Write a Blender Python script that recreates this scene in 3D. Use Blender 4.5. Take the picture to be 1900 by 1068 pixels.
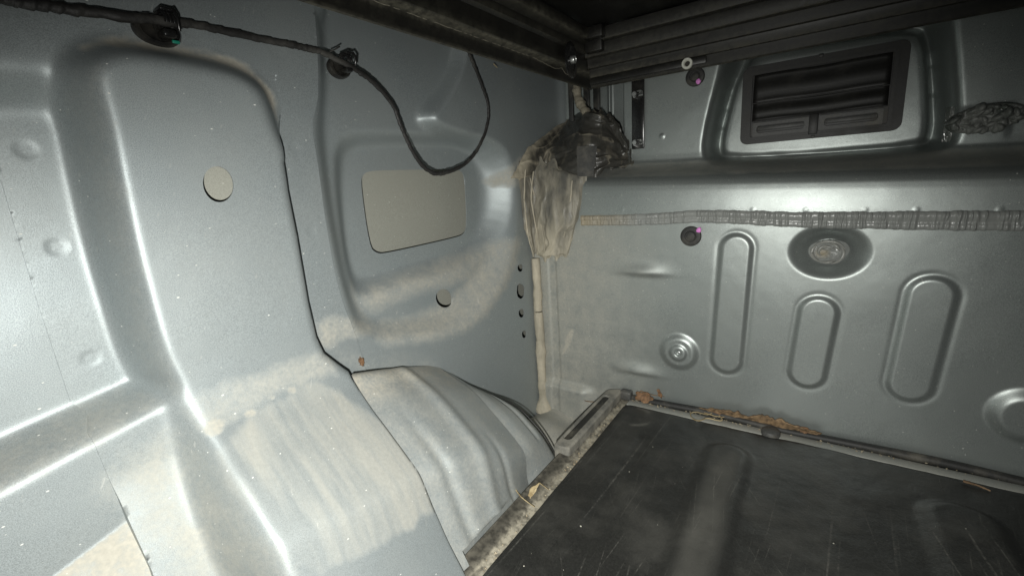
import bpy, bmesh, math, random
import numpy as np
from mathutils import Vector, Matrix, noise as mnoise

random.seed(7); rng = np.random.default_rng(7)
scene = bpy.context.scene
for o in list(bpy.data.objects): bpy.data.objects.remove(o)

# ------------------------------------------------------------------ camera, world, flash, exposure
RC = np.array([[0.8248636930193183, 0.5613795519344877, -0.06672995285751981],
               [0.0733607899817521, -0.22332969835535493, -0.9719784155657777],
               [-0.5605515876632466, 0.7968543433415798, -0.22539980715580482]])
CW = np.array([0.48226635856666816, -0.7731470623365444, 0.41190141951104925])
FPX = 830.0
cd = bpy.data.cameras.new('camera'); cam = bpy.data.objects.new('camera', cd)
scene.collection.objects.link(cam); scene.camera = cam
m = Matrix.Identity(4)
for i in range(3):
    m[i][0] = RC[0][i]; m[i][1] = -RC[1][i]; m[i][2] = -RC[2][i]; m[i][3] = CW[i]
cam.matrix_world = m
cd.sensor_width = 36; cd.lens = 36*FPX/1900; cd.clip_start = 0.01; cd.clip_end = 50

w = bpy.data.worlds.new('World'); scene.world = w; w.use_nodes = True
w.node_tree.nodes['Background'].inputs[0].default_value = (0.8, 0.95, 1.0, 1)
w.node_tree.nodes['Background'].inputs[1].default_value = 0.012

# the phone's LED flash, a little below the lens
ld = bpy.data.lights.new('flash', 'SPOT'); ld.energy = 25.5; ld.spot_size = math.radians(152); ld.spot_blend = 1.0; ld.shadow_soft_size = 0.004
ld.color = (1.0, 1.0, 0.95)
fl = bpy.data.objects.new('flash', ld); scene.collection.objects.link(fl)
fl.location = Vector(CW) + Vector(RC[1])*0.036 - Vector(RC[0])*0.016
aim = Vector(CW) + Vector(RC.T @ np.array([920-950.0, 960-534.0, 830.0])) - fl.location
fl.rotation_euler = aim.to_track_quat('-Z', 'Y').to_euler()
scene.view_settings.view_transform = 'Standard'; scene.view_settings.look = 'None'
scene.view_settings.exposure = 0.0; scene.view_settings.gamma = 1.0
scene.render.engine = 'CYCLES'

# ------------------------------------------------------------------ photo measurement -> real planes
def on(px, py, axis, val):
    r = RC.T @ np.array([px-950.0, py-534.0, FPX])
    return CW + r*((val-CW[axis])/r[axis])
def pix(P):
    v = RC @ (np.asarray(P)-CW); return 950+FPX*v[0]/v[2], 534+FPX*v[1]/v[2]
def chaikin(p, n=2, closed=True):
    p = np.asarray(p, float)
    for _ in range(n):
        q = np.roll(p, -1, 0) if closed else p[1:]
        a = p if closed else p[:-1]
        r = np.empty((2*len(a), p.shape[1])); r[0::2] = .75*a+.25*q; r[1::2] = .25*a+.75*q
        if not closed: r = np.vstack([p[:1], r, p[-1:]])
        p = r
    return p
def poly(pts, axis, d=0.0, n=2, closed=True):
    """outline measured on the plane axis=d (or a depth per point) -> 2-D coordinates in that plane"""
    out = []
    for p in pts:
        dd = p[2] if len(p) > 2 else d
        P = on(p[0], p[1], axis, dd); out.append([P[i] for i in range(3) if i != axis])
    return chaikin(out, n, closed) if n else np.array(out)
def sdf(P, Q):
    """signed distance, positive inside polygon Q"""
    d = np.full(len(P), 1e9); ins = np.zeros(len(P), bool)
    for i in range(len(Q)):
        a = Q[i]; b = Q[(i+1) % len(Q)]; e = b-a; L = e@e
        if L < 1e-14: continue
        v = P-a; t = np.clip((v@e)/L, 0, 1)
        dx = v[:, 0]-t*e[0]; dy = v[:, 1]-t*e[1]
        d = np.minimum(d, dx*dx+dy*dy)
        c = ((a[1] > P[:, 1]) != (b[1] > P[:, 1]))
        if c.any():
            xi = a[0]+(P[:, 1]-a[1])*e[0]/(e[1] if abs(e[1]) > 1e-12 else 1e-12)
            ins ^= c & (P[:, 0] < xi)
    d = np.sqrt(d); return np.where(ins, d, -d)
def sm(t): t = np.clip(t, 0, 1); return t*t*(3-2*t)
def blend(h, P, outer, inner, target):
    do = np.maximum(sdf(P, outer), 0); di = np.maximum(-sdf(P, inner), 0)
    t = sm(do/(do+di+1e-9)); return h*(1-t)+target*t
def hash2(ix, iy, s):
    n = (ix*374761393+iy*668265263+s*1442695041).astype(np.int64) & 0x7fffffff
    n = (n ^ (n >> 13))*1274126177 & 0x7fffffff
    return ((n ^ (n >> 16)) & 0xffff)/65535.0
def vnoise(x, y, s=0):
    ix = np.floor(x).astype(np.int64); iy = np.floor(y).astype(np.int64); fx = sm(x-ix); fy = sm(y-iy)
    a = hash2(ix, iy, s); b = hash2(ix+1, iy, s); c = hash2(ix, iy+1, s); d = hash2(ix+1, iy+1, s)
    return (a*(1-fx)+b*fx)*(1-fy)+(c*(1-fx)+d*fx)*fy
def fbm(x, y, s=0, o=3):
    r = 0; a = .5
    for k in range(o): r = r+a*vnoise(x*2**k, y*2**k, s+k); a *= .5
    return r/(1-.5**o)

# ------------------------------------------------------------------ materials
class NT:
    def __init__(s, name):
        s.m = bpy.data.materials.new(name); s.m.use_nodes = True; s.t = s.m.node_tree; s.n = s.t.nodes
        s.b = s.n['Principled BSDF']
    def new(s, t, **kw):
        n = s.n.new(t)
        for k, v in kw.items():
            if k == 'ins':
                for a, b in v.items():
                    if hasattr(b, 'is_linked') or isinstance(b, bpy.types.NodeSocket): s.t.links.new(b, n.inputs[a])
                    else: n.inputs[a].default_value = b
            else: setattr(n, k, v)
        return n
    def link(s, a, b): s.t.links.new(a, b)
    def obj(s): return s.new('ShaderNodeTexCoord').outputs['Object']
    def noise(s, vec, scale, detail=3, rough=.55, stretch=None):
        if stretch is not None:
            mp = s.new('ShaderNodeMapping', ins={0: vec, 3: stretch}); vec = mp.outputs[0]
        return s.new('ShaderNodeTexNoise', ins={'Vector': vec, 'Scale': scale, 'Detail': detail, 'Roughness': rough}).outputs['Fac']
    def math(s, op, a, b=0.0, c=None, clamp=False):
        d = {0: a, 1: b}
        if c is not None: d[2] = c
        return s.new('ShaderNodeMath', operation=op, use_clamp=clamp, ins=d).outputs[0]
    def ramp(s, v, lo, hi, a=0.0, b=1.0):
        return s.new('ShaderNodeMapRange', clamp=True, ins={0: v, 1: lo, 2: hi, 3: a, 4: b}).outputs[0]
    def mix(s, f, a, b):
        n = s.new('ShaderNodeMix', data_type='RGBA')
        for sock, v in ((n.inputs[0], f), (n.inputs[6], a), (n.inputs[7], b)):
            if isinstance(v, bpy.types.NodeSocket): s.link(v, sock)
            else: sock.default_value = v if not isinstance(v, tuple) else (v+(1,) if len(v) == 3 else v)
        return n.outputs[2]
    def mixf(s, f, a, b):
        n = s.new('ShaderNodeMix', data_type='FLOAT')
        for sock, v in ((n.inputs[0], f), (n.inputs[2], a), (n.inputs[3], b)):
            if isinstance(v, bpy.types.NodeSocket): s.link(v, sock)
            else: sock.default_value = v
        return n.outputs[0]
    def attr(s, name): return s.new('ShaderNodeAttribute', attribute_name=name).outputs['Fac']
    def bump(s, h, strength, dist=.001, prev=None):
        n = s.new('ShaderNodeBump', ins={'Strength': strength, 'Distance': dist, 'Height': h})
        if prev is not None: s.link(prev, n.inputs['Normal'])
        return n.outputs[0]
    def set(s, **kw):
        for k, v in kw.items():
            k = k.replace('_', ' ')
            if isinstance(v, bpy.types.NodeSocket): s.link(v, s.b.inputs[k])
            else: s.b.inputs[k].default_value = v if not isinstance(v, tuple) else (v+(1,) if len(v) == 3 else v)

def paint_material(name, col, dustcol=(.39, .372, .318), metallic=.52, rough=.43, film=.22):
    t = NT(name); v = t.obj()
    flake = t.noise(v, 1400, 2); big = t.noise(v, 9, 4)
    base = t.mix(t.ramp(flake, .3, .7), tuple(c*.68 for c in col), tuple(min(1, c*1.32) for c in col))
    base = t.mix(t.ramp(big, .35, .7, 0, .35), base, tuple(c*.9 for c in col))
    dn = t.noise(v, 38, 6, .65); dn2 = t.noise(v, 260, 3)
    d = t.math('MULTIPLY', t.attr('dust'), t.ramp(t.math('ADD', t.math('MULTIPLY', dn, .65), t.math('MULTIPLY', dn2, .35)), .34, .60, .42, 1.0))
    st = t.noise(v, 1, 4, .6, stretch=(5, 40, 4))
    st = t.math('MULTIPLY', t.attr('streak'), t.ramp(st, .38, .62, .38, 1.0))
    d = t.math('MAXIMUM', d, t.math('MULTIPLY', st, .75))
    d = t.math('MAXIMUM', d, t.ramp(big, .3, .75, film*.4, film), clamp=True)
    # loose white specks of dust
    vo = t.new('ShaderNodeTexVoronoi', ins={'Vector': t.new('ShaderNodeMapping', ins={0: v, 2: (.3, .2, .4), 3: (1, .62, 1.25)}).outputs[0], 'Scale': 150.0, 'Randomness': 1.0})
    rnd = t.new('ShaderNodeSeparateColor', ins={0: vo.outputs['Color']}).outputs[0]
    spk = t.math('LESS_THAN', vo.outputs['Distance'], t.ramp(rnd, .45, 1.0, 0.0, .105))
    col2 = t.mix(d, base, t.mix(t.ramp(dn2, .3, .7), tuple(c*.9 for c in dustcol), tuple(c*1.08 for c in dustcol)))
    col3 = t.mix(t.math('MULTIPLY', spk, .7), col2, (.8, .8, .74))
    sc_ = t.new('ShaderNodeMapping', ins={0: v, 2: (.5, .3, .2)}).outputs[0]
    scr = t.math('MULTIPLY', t.ramp(t.noise(sc_, 1, 2, .4, stretch=(300, 300, 9)), .70, .76), t.ramp(dn, .5, .6))
    col3 = t.mix(t.math('MULTIPLY', scr, .35), col3, (.62, .62, .58))
    t.set(Base_Color=col3, Metallic=t.mixf(t.math('MAXIMUM', d, spk), metallic, 0.0), Roughness=t.mixf(d, rough, .85))
    b = t.bump(flake, .22, .0005); b = t.bump(t.noise(v, 45, 2), .10, .0012, b)
    b = t.bump(spk, .4, .0006, b)
    t.set(Normal=b); return t.m

def plastic_material(name, col, rough=.5, bump=.15, scale=300, dust=.25, dustcol=(.32, .29, .23), attr=False, spec=.5, thr=(.5, .72)):
    t = NT(name); v = t.obj(); n = t.noise(v, 22, 6, .65); n2 = t.noise(v, scale, 3)
    d = t.math('MULTIPLY', t.ramp(n, thr[0], thr[1]), dust)
    if attr: d = t.math('MAXIMUM', d, t.math('MULTIPLY', t.attr('dust'), t.ramp(t.noise(v, 130, 4), .35, .6, .3, 1.0)))
    c = t.mix(t.ramp(n2, .3, .7), tuple(x*.8 for x in col), tuple(x*1.2 for x in col))
    t.set(Base_Color=t.mix(d, c, dustcol), Roughness=t.mixf(d, rough, .9), Normal=t.bump(n2, bump, .0006), Specular_IOR_Level=spec)
    return t.m

PAINT = paint_material('silver_paint', (.315, .357, .372))
M_BULK = paint_material('bulkhead_paint', (.30, .33, .322), film=.12, metallic=.70, rough=.34)
M_SKIN = paint_material('outer_skin_primer', (.31, .315, .275), metallic=.05, rough=.6, film=.3)
M_BLACK = plastic_material('black_plastic', (.016, .016, .015), .45, dust=.35, dustcol=(.20, .18, .14), attr=True)
M_RAIL = plastic_material('black_rail', (.013, .0125, .011), .40, dust=.18, dustcol=(.15, .14, .105), attr=True)
M_SILL = plastic_material('black_sill', (.014, .0135, .012), .5, dust=.35, dustcol=(.36, .33, .26), attr=True)
M_WEB = plastic_material('dusty_web', (.24, .22, .17), .9, dust=.2)
M_VENT = plastic_material('vent_plastic', (.016, .0155, .014), .5, dust=.35, dustcol=(.07, .065, .055))
M_RUBBER = plastic_material('rubber', (.02, .02, .019), .6, dust=.25)
M_TAPE = plastic_material('cloth_tape', (.022, .021, .02), .55, bump=.5, scale=500, dust=.55, dustcol=(.13, .125, .11))
M_GLOSS = plastic_material('gloss_black', (.012, .012, .012), .22, bump=.1, dust=.12)
M_STEEL = NT('zinc_steel'); M_STEEL.set(Base_Color=(.55, .56, .55), Metallic=.9, Roughness=.35); M_STEEL = M_STEEL.m
M_WHITE = NT('white_nylon'); M_WHITE.set(Base_Color=(.72, .72, .64), Roughness=.45); M_WHITE = M_WHITE.m
M_PINK = NT('pink_paint'); M_PINK.set(Base_Color=(.80, .28, .72), Roughness=.5); M_PINK = M_PINK.m
M_TEAL = NT('teal_plastic'); M_TEAL.set(Base_Color=(.015, .22, .15), Roughness=.4); M_TEAL = M_TEAL.m
M_GREYP = plastic_material('grey_plastic', (.065, .065, .062), .5, dust=.3)

def sealant_material(name, c1, c2, rough, attr=False, nw=.45):
    t = NT(name); v = t.obj(); n = t.noise(v, 30, 5, .6, stretch=(1.6, 1.6, .5)); n2 = t.noise(v, 200, 3)
    f = t.ramp(n, .38, .62)
    if attr: f = t.math('ADD', t.math('MULTIPLY', f, nw), t.attr('dust'), clamp=True)
    t.set(Base_Color=t.mix(f, c1, c2), Roughness=t.mixf(f, rough, min(1, rough+.35)), Normal=t.bump(t.noise(v, 90, 4, .6, stretch=(1.5, 1.5, .5)), .35, .004, t.bump(n2, .15, .001)))
    return t.m
M_SEAL = sealant_material('dusty_sealant', (.05, .048, .042), (.46, .41, .31), .3, True)
M_SMEAR = sealant_material('smeared_sealant', (.105, .102, .09), (.44, .40, .31), .36, True)
M_BEAD = sealant_material('sealant_bead', (.34, .31, .24), (.50, .45, .35), .6)
M_CAULK = sealant_material('grey_caulk', (.27, .278, .265), (.34, .28, .18), .24, True, .12)
M_BLOB = sealant_material('dark_sealant', (.085, .095, .085), (.22, .225, .21), .14)

def mat_material():
    t = NT('mat_rubber'); v = t.obj(); n = t.noise(v, 11, 6, .65); f = t.noise(v, 500, 3); s = None
    for ang, sx, sy, lo in ((.04, 190, 3.0, .635), (-.55, 260, 7, .68), (.10, 420, 10, .66), (-.16, 300, 5, .67)):
        r_ = t.new('ShaderNodeMapping', ins={0: v, 2: (0, 0, ang)}).outputs[0]
        q = t.math('MULTIPLY', t.ramp(t.noise(r_, 1, 3, .45, stretch=(sx, sy, 20)), lo, lo+.07), t.ramp(t.noise(v, 260, 2), .35, .65))
        s = q if s is None else t.math('MAXIMUM', s, q)
    d = t.math('ADD', t.ramp(n, .46, .76, 0, .24), t.math('MULTIPLY', s, .34))
    d = t.math('ADD', d, t.attr('dust'), clamp=True)
    vo = t.new('ShaderNodeTexVoronoi', ins={'Vector': v, 'Scale': 75.0}); rnd = t.new('ShaderNodeSeparateColor', ins={0: vo.outputs['Color']}).outputs[0]
    spk = t.math('LESS_THAN', vo.outputs['Distance'], t.ramp(rnd, .6, 1, 0, .085))
    c = t.mix(t.ramp(f, .3, .7), (.011, .011, .010), (.022, .022, .020))
    c = t.mix(d, c, (.17, .165, .145)); c = t.mix(spk, c, (.55, .53, .45))
    t.set(Base_Color=c, Roughness=t.mixf(d, .46, .85), Normal=t.bump(n, .45, .005, t.bump(f, .3, .0006))); return t.m
M_MAT = mat_material()
def leaf_material(name, a, b):
    t = NT(name); v = t.obj(); n = t.noise(v, 120, 5, .6)
    t.set(Base_Color=t.mix(t.ramp(n, .35, .65), a, b), Roughness=.75, Normal=t.bump(n, .5, .002)); return t.m
M_LEAF = leaf_material('dry_leaf', (.085, .045, .02), (.27, .15, .075)); M_TWIG = leaf_material('dry_twig', (.10, .06, .03), (.25, .16, .09))
M_STRAW = leaf_material('straw', (.27, .20, .10), (.45, .37, .22)); M_GRIT = leaf_material('grit', (.20, .15, .09), (.42, .37, .27))
M_FLOOR = paint_material('floor_paint', (.30, .315, .30), metallic=.35, rough=.55, film=.55)

# ------------------------------------------------------------------ mesh helpers
def link(name, me, mat=None, parent=None, smooth=True, angle=None):
    o = bpy.data.objects.new(name, me); scene.collection.objects.link(o)
    if mat is not None and not me.materials: me.materials.append(mat)
    if smooth:
        me.polygons.foreach_set('use_smooth', np.ones(len(me.polygons), bool))
        if angle: me.set_sharp_from_angle(angle=math.radians(angle))
    if parent is not None: o.parent = parent
    return o
def thing(name, label, cat, loc=(0, 0, 0), group=None):
    o = bpy.data.objects.new(name, None); scene.collection.objects.link(o); o.location = loc
    o.empty_display_size = .02
    o['label'] = label; o['category'] = cat
    if group: o['group'] = group
    return o
def tag(o, label, cat, group=None):
    o['label'] = label; o['category'] = cat
    if group: o['group'] = group
    return o
def mesh(name, V, F): 
    me = bpy.data.meshes.new(name); me.from_pydata([tuple(v) for v in V], [], F); me.update(); return me
def attach(o, parent):
    """parent keeping the mesh where it was built in world space (things sit at their own base)"""
    o.parent = parent
    o.data.transform(Matrix.Translation(-Vector(parent.location))); return o
def settle(o):
    """origin of a one-mesh thing at its base"""
    co = np.array([v.co for v in o.data.vertices]); c = Vector(((co[:, 0].min()+co[:, 0].max())/2, (co[:, 1].min()+co[:, 1].max())/2, co[:, 2].min()))
    o.data.transform(Matrix.Translation(-c)); o.location = c; return o

def field(name, A, B, step, hfun, tomesh, masks=(), skirts={}, attrs={}, mat=None, parent=None, angle=80):
    """sheet-metal surface h(a,b) on a regular grid, trimmed exactly along mask outlines (kept where mask>0)"""
    na = int(round((A[1]-A[0])/step))+1; nb = int(round((B[1]-B[0])/step))+1
    a = A[0]+np.arange(na)*step; b = B[0]+np.arange(nb)*step
    P = np.stack(np.meshgrid(a, b, indexing='ij'), -1).reshape(-1, 2)
    flag = np.full(len(P), -1); dead = np.zeros(len(P), bool)
    for k, f in enumerate(masks):
        s = f(P); near = np.abs(s) < .72*step
        idx = np.where(near)[0]
        if len(idx):
            e = 1e-4; Q = P[idx]
            for _ in range(2):
                s0 = f(Q); gx = (f(Q+[e, 0])-s0)/e; gy = (f(Q+[0, e])-s0)/e; g = gx*gx+gy*gy+1e-9
                Q = Q-np.stack([gx*s0/g, gy*s0/g], 1)
            P[idx] = Q; flag[idx] = k
        dead |= (s < -.72*step)
    ids = np.arange(na*nb).reshape(na, nb)
    F = np.stack([ids[:-1, :-1], ids[1:, :-1], ids[1:, 1:], ids[:-1, 1:]], -1).reshape(-1, 4)
    keep = ~dead[F].any(1)
    allsn = (flag[F] >= 0).all(1)
    if allsn.any() and masks:
        cidx = np.where(allsn & keep)[0]; C = P[F[cidx]].mean(1)
        sm_ = np.min([f(C) for f in masks], 0); keep[cidx[sm_ < 0]] = False
    F = F[keep]
    used = np.unique(F); rm = np.full(len(P), -1); rm[used] = np.arange(len(used))
    F = rm[F]; P = P[used]; flag = flag[used]
    h = hfun(P); V = tomesh(P, h); at = {k: f(P, h) for k, f in attrs.items()}
    if skirts:
        E = np.concatenate([F[:, [0, 1]], F[:, [1, 2]], F[:, [2, 3]], F[:, [3, 0]]])
        key = np.sort(E, 1); _, inv, cnt = np.unique(key, axis=0, return_inverse=True, return_counts=True)
        BE = E[cnt[inv.ravel()] == 1]
        extraV = []; extraF = []; mp = {}; n0 = len(V)
        for u, v in BE:
            ks = flag[u] if flag[u] >= 0 else flag[v]
            if flag[u] < 0 or flag[v] < 0 or ks not in skirts: continue
            kind, val = skirts[ks]; q = []
            for x in (u, v):
                if x not in mp:
                    mp[x] = n0+len(extraV)
                    hh = h[x]+val if kind == 'by' else min(val, h[x]-.0005)
                    extraV.append((P[x], hh, x))
                q.append(mp[x])
            extraF.append([v, u, q[0], q[1]])
        if extraV:
            V2 = tomesh(np.array([e[0] for e in extraV]), np.array([e[1] for e in extraV]))
            src = np.array([e[2] for e in extraV])
            V = np.vstack([V, V2]); F = np.vstack([F, np.array(extraF)])
            at = {k: np.concatenate([v, v[src]]) for k, v in at.items()}
    me = bpy.data.meshes.new(name)
    me.vertices.add(len(V)); me.vertices.foreach_set('co', V.astype(np.float32).ravel())
    me.loops.add(F.size); me.loops.foreach_set('vertex_index', F.astype(np.int32).ravel())
    me.polygons.add(len(F)); me.polygons.foreach_set('loop_start', np.arange(len(F), dtype=np.int32)*4)
    me.update(calc_edges=True)
    for k, v in at.items():
        me.attributes.new(k, 'FLOAT', 'POINT').data.foreach_set('value', v.astype(np.float32))
    return link(name, me, mat, parent, True, angle)

def grid_mesh(name, G, mat=None, parent=None, attrs={}, angle=None, flip=False, closed_u=False):
    nu, nv = G.shape[:2]; V = G.reshape(-1, 3); F = []
    for i in range(nu if closed_u else nu-1):
        for j in range(nv-1):
            i2 = (i+1) % nu
            f = [i*nv+j, i2*nv+j, i2*nv+j+1, i*nv+j+1]; F.append(f[::-1] if flip else f)
    me = mesh(name, V, F)
    for k, v in attrs.items(): me.attributes.new(k, 'FLOAT', 'POINT').data.foreach_set('value', np.asarray(v, np.float32).ravel())
    return link(name, me, mat, parent, True, angle)
def catmull(p, n):
    p = np.asarray(p, float); q = np.concatenate([(2*p[0]-p[1])[None], p, (2*p[-1]-p[-2])[None]]); t = np.linspace(0, len(p)-1-1e-9, n)
    i = t.astype(int); u = (t-i).reshape((-1,)+(1,)*(p.ndim-1)); a, b, c, d = q[i], q[i+1], q[i+2], q[i+3]
    return .5*(2*b+(c-a)*u+(2*a-5*b+4*c-d)*u*u+(3*b-a-3*c+d)*u**3)
def loft(cols, nu, nv):
    """cols: list of point lists -> smooth surface grid (nu along each column, nv across)"""
    C = [catmull(c, nu) for c in cols]; C = np.stack(C, 0); return catmull(C, nv).transpose(1, 0, 2) if len(cols) > 1 else C
def tube(name, pts, rad, mat, parent=None, seg=10, flat=1.0, twist=0.0, up=(0, 0, 1), jit=0.0, attrs=None, caps=True, wrap=0.0):
    pts = np.asarray(pts, float); n = len(pts); rad = np.broadcast_to(rad, (n,)); V = []; up = Vector(up)
    for i in range(n):
        t = Vector(pts[min(i+1, n-1)]-pts[max(i-1, 0)]).normalized(); s = t.cross(up).normalized(); u2 = s.cross(t)
        for k in range(seg):
            a = 2*math.pi*k/seg+twist*i
            r = rad[i]*(1+jit*(random.random()-.5)+wrap*((i*.085+1.3*math.sin(i*.031)+.8*math.sin(i*.083+1)-k/seg) % 1.0-.5))
            ca, sa = math.cos(2*math.pi*k/seg), math.sin(2*math.pi*k/seg)
            x, y = r*ca, r*sa*flat
            c2, s2 = math.cos(twist*i), math.sin(twist*i)
            V.append(Vector(pts[i])+s*(x*c2-y*s2)+u2*(x*s2+y*c2))
    F = [[i*seg+k, i*seg+(k+1) % seg, (i+1)*seg+(k+1) % seg, (i+1)*seg+k] for i in range(n-1) for k in range(seg)]
    if caps: F += [list(range(seg))[::-1], [(n-1)*seg+k for k in range(seg)]]
    return link(name, mesh(name, V, F), mat, parent, True, 60)
def frame(nrm, up=(0, 0, 1)):
    z = Vector(nrm).normalized()
    if abs(z.z) > .95: up = (0, 1, 0)
    x = Vector(up).cross(z).normalized(); y = z.cross(x)
    return Matrix((x, y, z)).transposed()
def lathe(name, prof, c, nrm, mat, parent=None, seg=32, sx=1.0, sy=1.0, angle=40):
    """prof: (radius, height) pairs, turned about nrm at c"""
    R = frame(nrm); V = []; F = []; n = len(prof)
    for r, h in prof:
        for k in range(seg):
            a = 2*math.pi*k/seg; V.append(Vector(c)+R@Vector((r*math.cos(a)*sx, r*math.sin(a)*sy, h)))
    for i in range(n-1):
        for k in range(seg): F.append([i*seg+k, i*seg+(k+1) % seg, (i+1)*seg+(k+1) % seg, (i+1)*seg+k])
    F.append([(n-1)*seg+k for k in range(seg)])
    return link(name, mesh(name, V, F), mat, parent, True, angle)
def box(name, lo, hi, mat, parent=None, bev=.0012, seg=2, rot=None, at=None):
    bm = bmesh.new(); bmesh.ops.create_cube(bm, size=1)
    for v in bm.verts: v.co = Vector([(lo[i]+hi[i])/2+v.co[i]*(hi[i]-lo[i]) for i in range(3)])
    if bev: bmesh.ops.bevel(bm, geom=bm.edges[:], offset=bev, segments=seg, affect='EDGES', profile=.5)
    if rot is not None:
        for v in bm.verts: v.co = Vector(at)+rot@(v.co-Vector(at))
    me = bpy.data.meshes.new(name); bm.to_mesh(me); bm.free(); return link(name, me, mat, parent, True, 35)
def prism(name, pts, fn, h, mat, parent=None, bev=.0008):
    """flat outline (2-D) -> plate of thickness h, fn(p2, height) gives world"""
    bm = bmesh.new(); lo = [bm.verts.new(fn(p, 0)) for p in pts]; hi = [bm.verts.new(fn(p, h)) for p in pts]; n = len(pts)
    bm.faces.new(hi); bm.faces.new(lo[::-1])
    for i in range(n): bm.faces.new([lo[i], lo[(i+1) % n], hi[(i+1) % n], hi[i]])
    bmesh.ops.recalc_face_normals(bm, faces=bm.faces[:])
    if bev: bmesh.ops.bevel(bm, geom=[e for e in bm.edges if e.calc_face_angle(0) > 1.0], offset=bev, segments=2, affect='EDGES')
    me = bpy.data.meshes.new(name); bm.to_mesh(me); bm.free(); return link(name, me, mat, parent, True, 35)
def ring_prism(name, outer, inner, fn, h, mat, parent=None):
    n = len(outer); V = [fn(p, 0) for p in outer]+[fn(p, h) for p in outer]+[fn(p, h) for p in inner]+[fn(p, 0) for p in inner]
    F = []
    for i in range(n):
        j = (i+1) % n
        for k in range(3): F.append([k*n+i, k*n+j, (k+1)*n+j, (k+1)*n+i])
    me = mesh(name, V, F); return link(name, me, mat, parent, True, 35)
def rrect(x0, x1, z0, z1, r, n=5):
    out = []
    for cx, cz, a0 in ((x1-r, z1-r, 0), (x0+r, z1-r, 90), (x0+r, z0+r, 180), (x1-r, z0+r, 270)):
        for k in range(n+1):
            a = math.radians(a0+90*k/n); out.append((cx+r*math.cos(a), cz+r*math.sin(a)))
    return out

# ================================================================== the body shell of the cargo bed
bed = thing('cargo_bed', 'silver painted sheet metal corner of a cargo bed with pressed panels and a wheel arch', 'cargo bed')

# ---------------- left side wall: x = h(y, z)
STEP = .002; LA = (-.972, .190); LB = (-.16, .700)
def Lm(P, h): return np.stack([h, P[:, 0], P[:, 1]], 1)
W1P = np.array([(-.30, .23), (-.10, .215), (-.05, .203), (.0, .189), (.034, .168), (.075, .149), (.108, .137), (.125, .119), (.142, .101), (.155, .087), (.167, .073), (.180, .061), (.192, .050), (.205, .043), (.22, .0375), (.25, .0355), (.30, .035), (.8, .035)])
def w1(P):
    z = P[:, 1]-.20*np.clip(-.48-P[:, 0], -.02, .3)
    return np.interp(z, W1P[:, 0], W1P[:, 1])
pk_o = poly([(-300, 105), (60, 122), (118, 130), (330, 140), (330, 745), (172, 812, .02), (0, 909, .03), (-300, 1060, .03)], 0, 0)
pk_i = poly([(-300, 206), (60, 211), (98, 216), (150, 300), (250, 640), (290, 690), (148, 756), (0, 820), (-300, 980)], 0, -.020)
lo_o = poly([(-300, 965, -.028), (0, 820, -.028), (148, 756, -.028), (251, 706, -.028), (330, 670, 0), (520, 640, 0), (520, 1400, 0), (-300, 1400, 0)], 0, 0, 1)
lo_i = poly([(-300, 1060, .03), (0, 909, .03), (172, 812, .03), (300, 745, .03), (330, 735, .03), (520, 690, .03), (520, 1400, .03), (-300, 1400, .03)], 0, .03, 1)
RIGHT = [(517, 165, 0), (526, 205, .006), (531, 255, .020), (529, 303), (536, 357), (553, 441), (573, 559), (588, 626), (601, 655)]
rt = poly(RIGHT, 0, .033, 0)
w1r = [(-.4855, .212), (-.4845, .19), (-.483, .12), (-.482, .0), (-.482, -.3)]
def lpts(l, d=0.0): return [on(p[0], p[1], 0, p[2] if len(p) > 2 else d)[1:] for p in l]
body_i = chaikin(lpts([(182, 112), (230, 104), (300, 112), (430, 137), (474, 166), (490, 205), (508, 255)], .035) + [(q[0]+.014, q[1]) for q in rt[4:]] + [(q[0]+.016, q[1]) for q in w1r]
    + [(-.635, -.3)] + lpts([(560, 1110, .17), (520, 1040, .143), (475, 960, .115), (430, 880, .086), (385, 800, .05), (345, 742, .035), (300, 680, .035), (270, 580, .035), (240, 470, .035), (215, 350, .035), (193, 240, .035), (176, 150, .035)]), 2)
body_o = chaikin(lpts([(100, 120, -.004), (150, 78), (210, 70), (300, 86), (440, 116), (488, 148), (507, 186), (521, 240), (540, 300)]) + [(q[0]+.03, q[1]) for q in rt[4:]] + [(q[0]+.03, q[1]) for q in w1r]
    + [(-.72, -.3)] + lpts([(460, 1110, .10), (425, 1050, .09), (375, 930, .06), (340, 850, .035), (310, 790, .02), (292, 745, .01), (255, 700, -.02), (215, 620, -.028), (190, 530, -.028), (160, 430, -.028), (138, 330, -.028), (118, 230, -.028), (98, 180, -.016)]), 2)
# window recesses
po_o = poly([(575, -20), (586, 60), (590, 170), (578, 225), (586, 300), (600, 400), (620, 500), (640, 570), (662, 630), (720, 640), (780, 628), (868, 616), (935, 540), (960, 460), (966, 380), (958, 320), (925, 282), (880, 255), (800, 228), (832, 190), (858, 130), (868, 80), (866, -20)], 0, 0)
po_i = poly([(600, -20), (608, 60), (612, 170), (606, 225), (614, 300), (628, 400), (648, 510), (668, 572), (705, 592), (800, 580), (862, 535), (905, 470), (911, 400), (908, 310), (876, 264), (770, 235), (770, 205), (815, 165), (845, 110), (848, 60), (845, -20)], 0, -.026)
pi_o = poly([(612, 290), (630, 250), (655, 240), (760, 244), (882, 252), (935, 285), (943, 390), (915, 465), (868, 505), (760, 532), (668, 565), (645, 530), (630, 440)], 0, -.024)
pi_i = poly([(638, 310), (648, 282), (668, 274), (760, 270), (862, 274), (882, 300), (889, 400), (876, 442), (850, 462), (760, 488), (672, 516), (655, 500), (642, 420)], 0, -.050)
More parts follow.
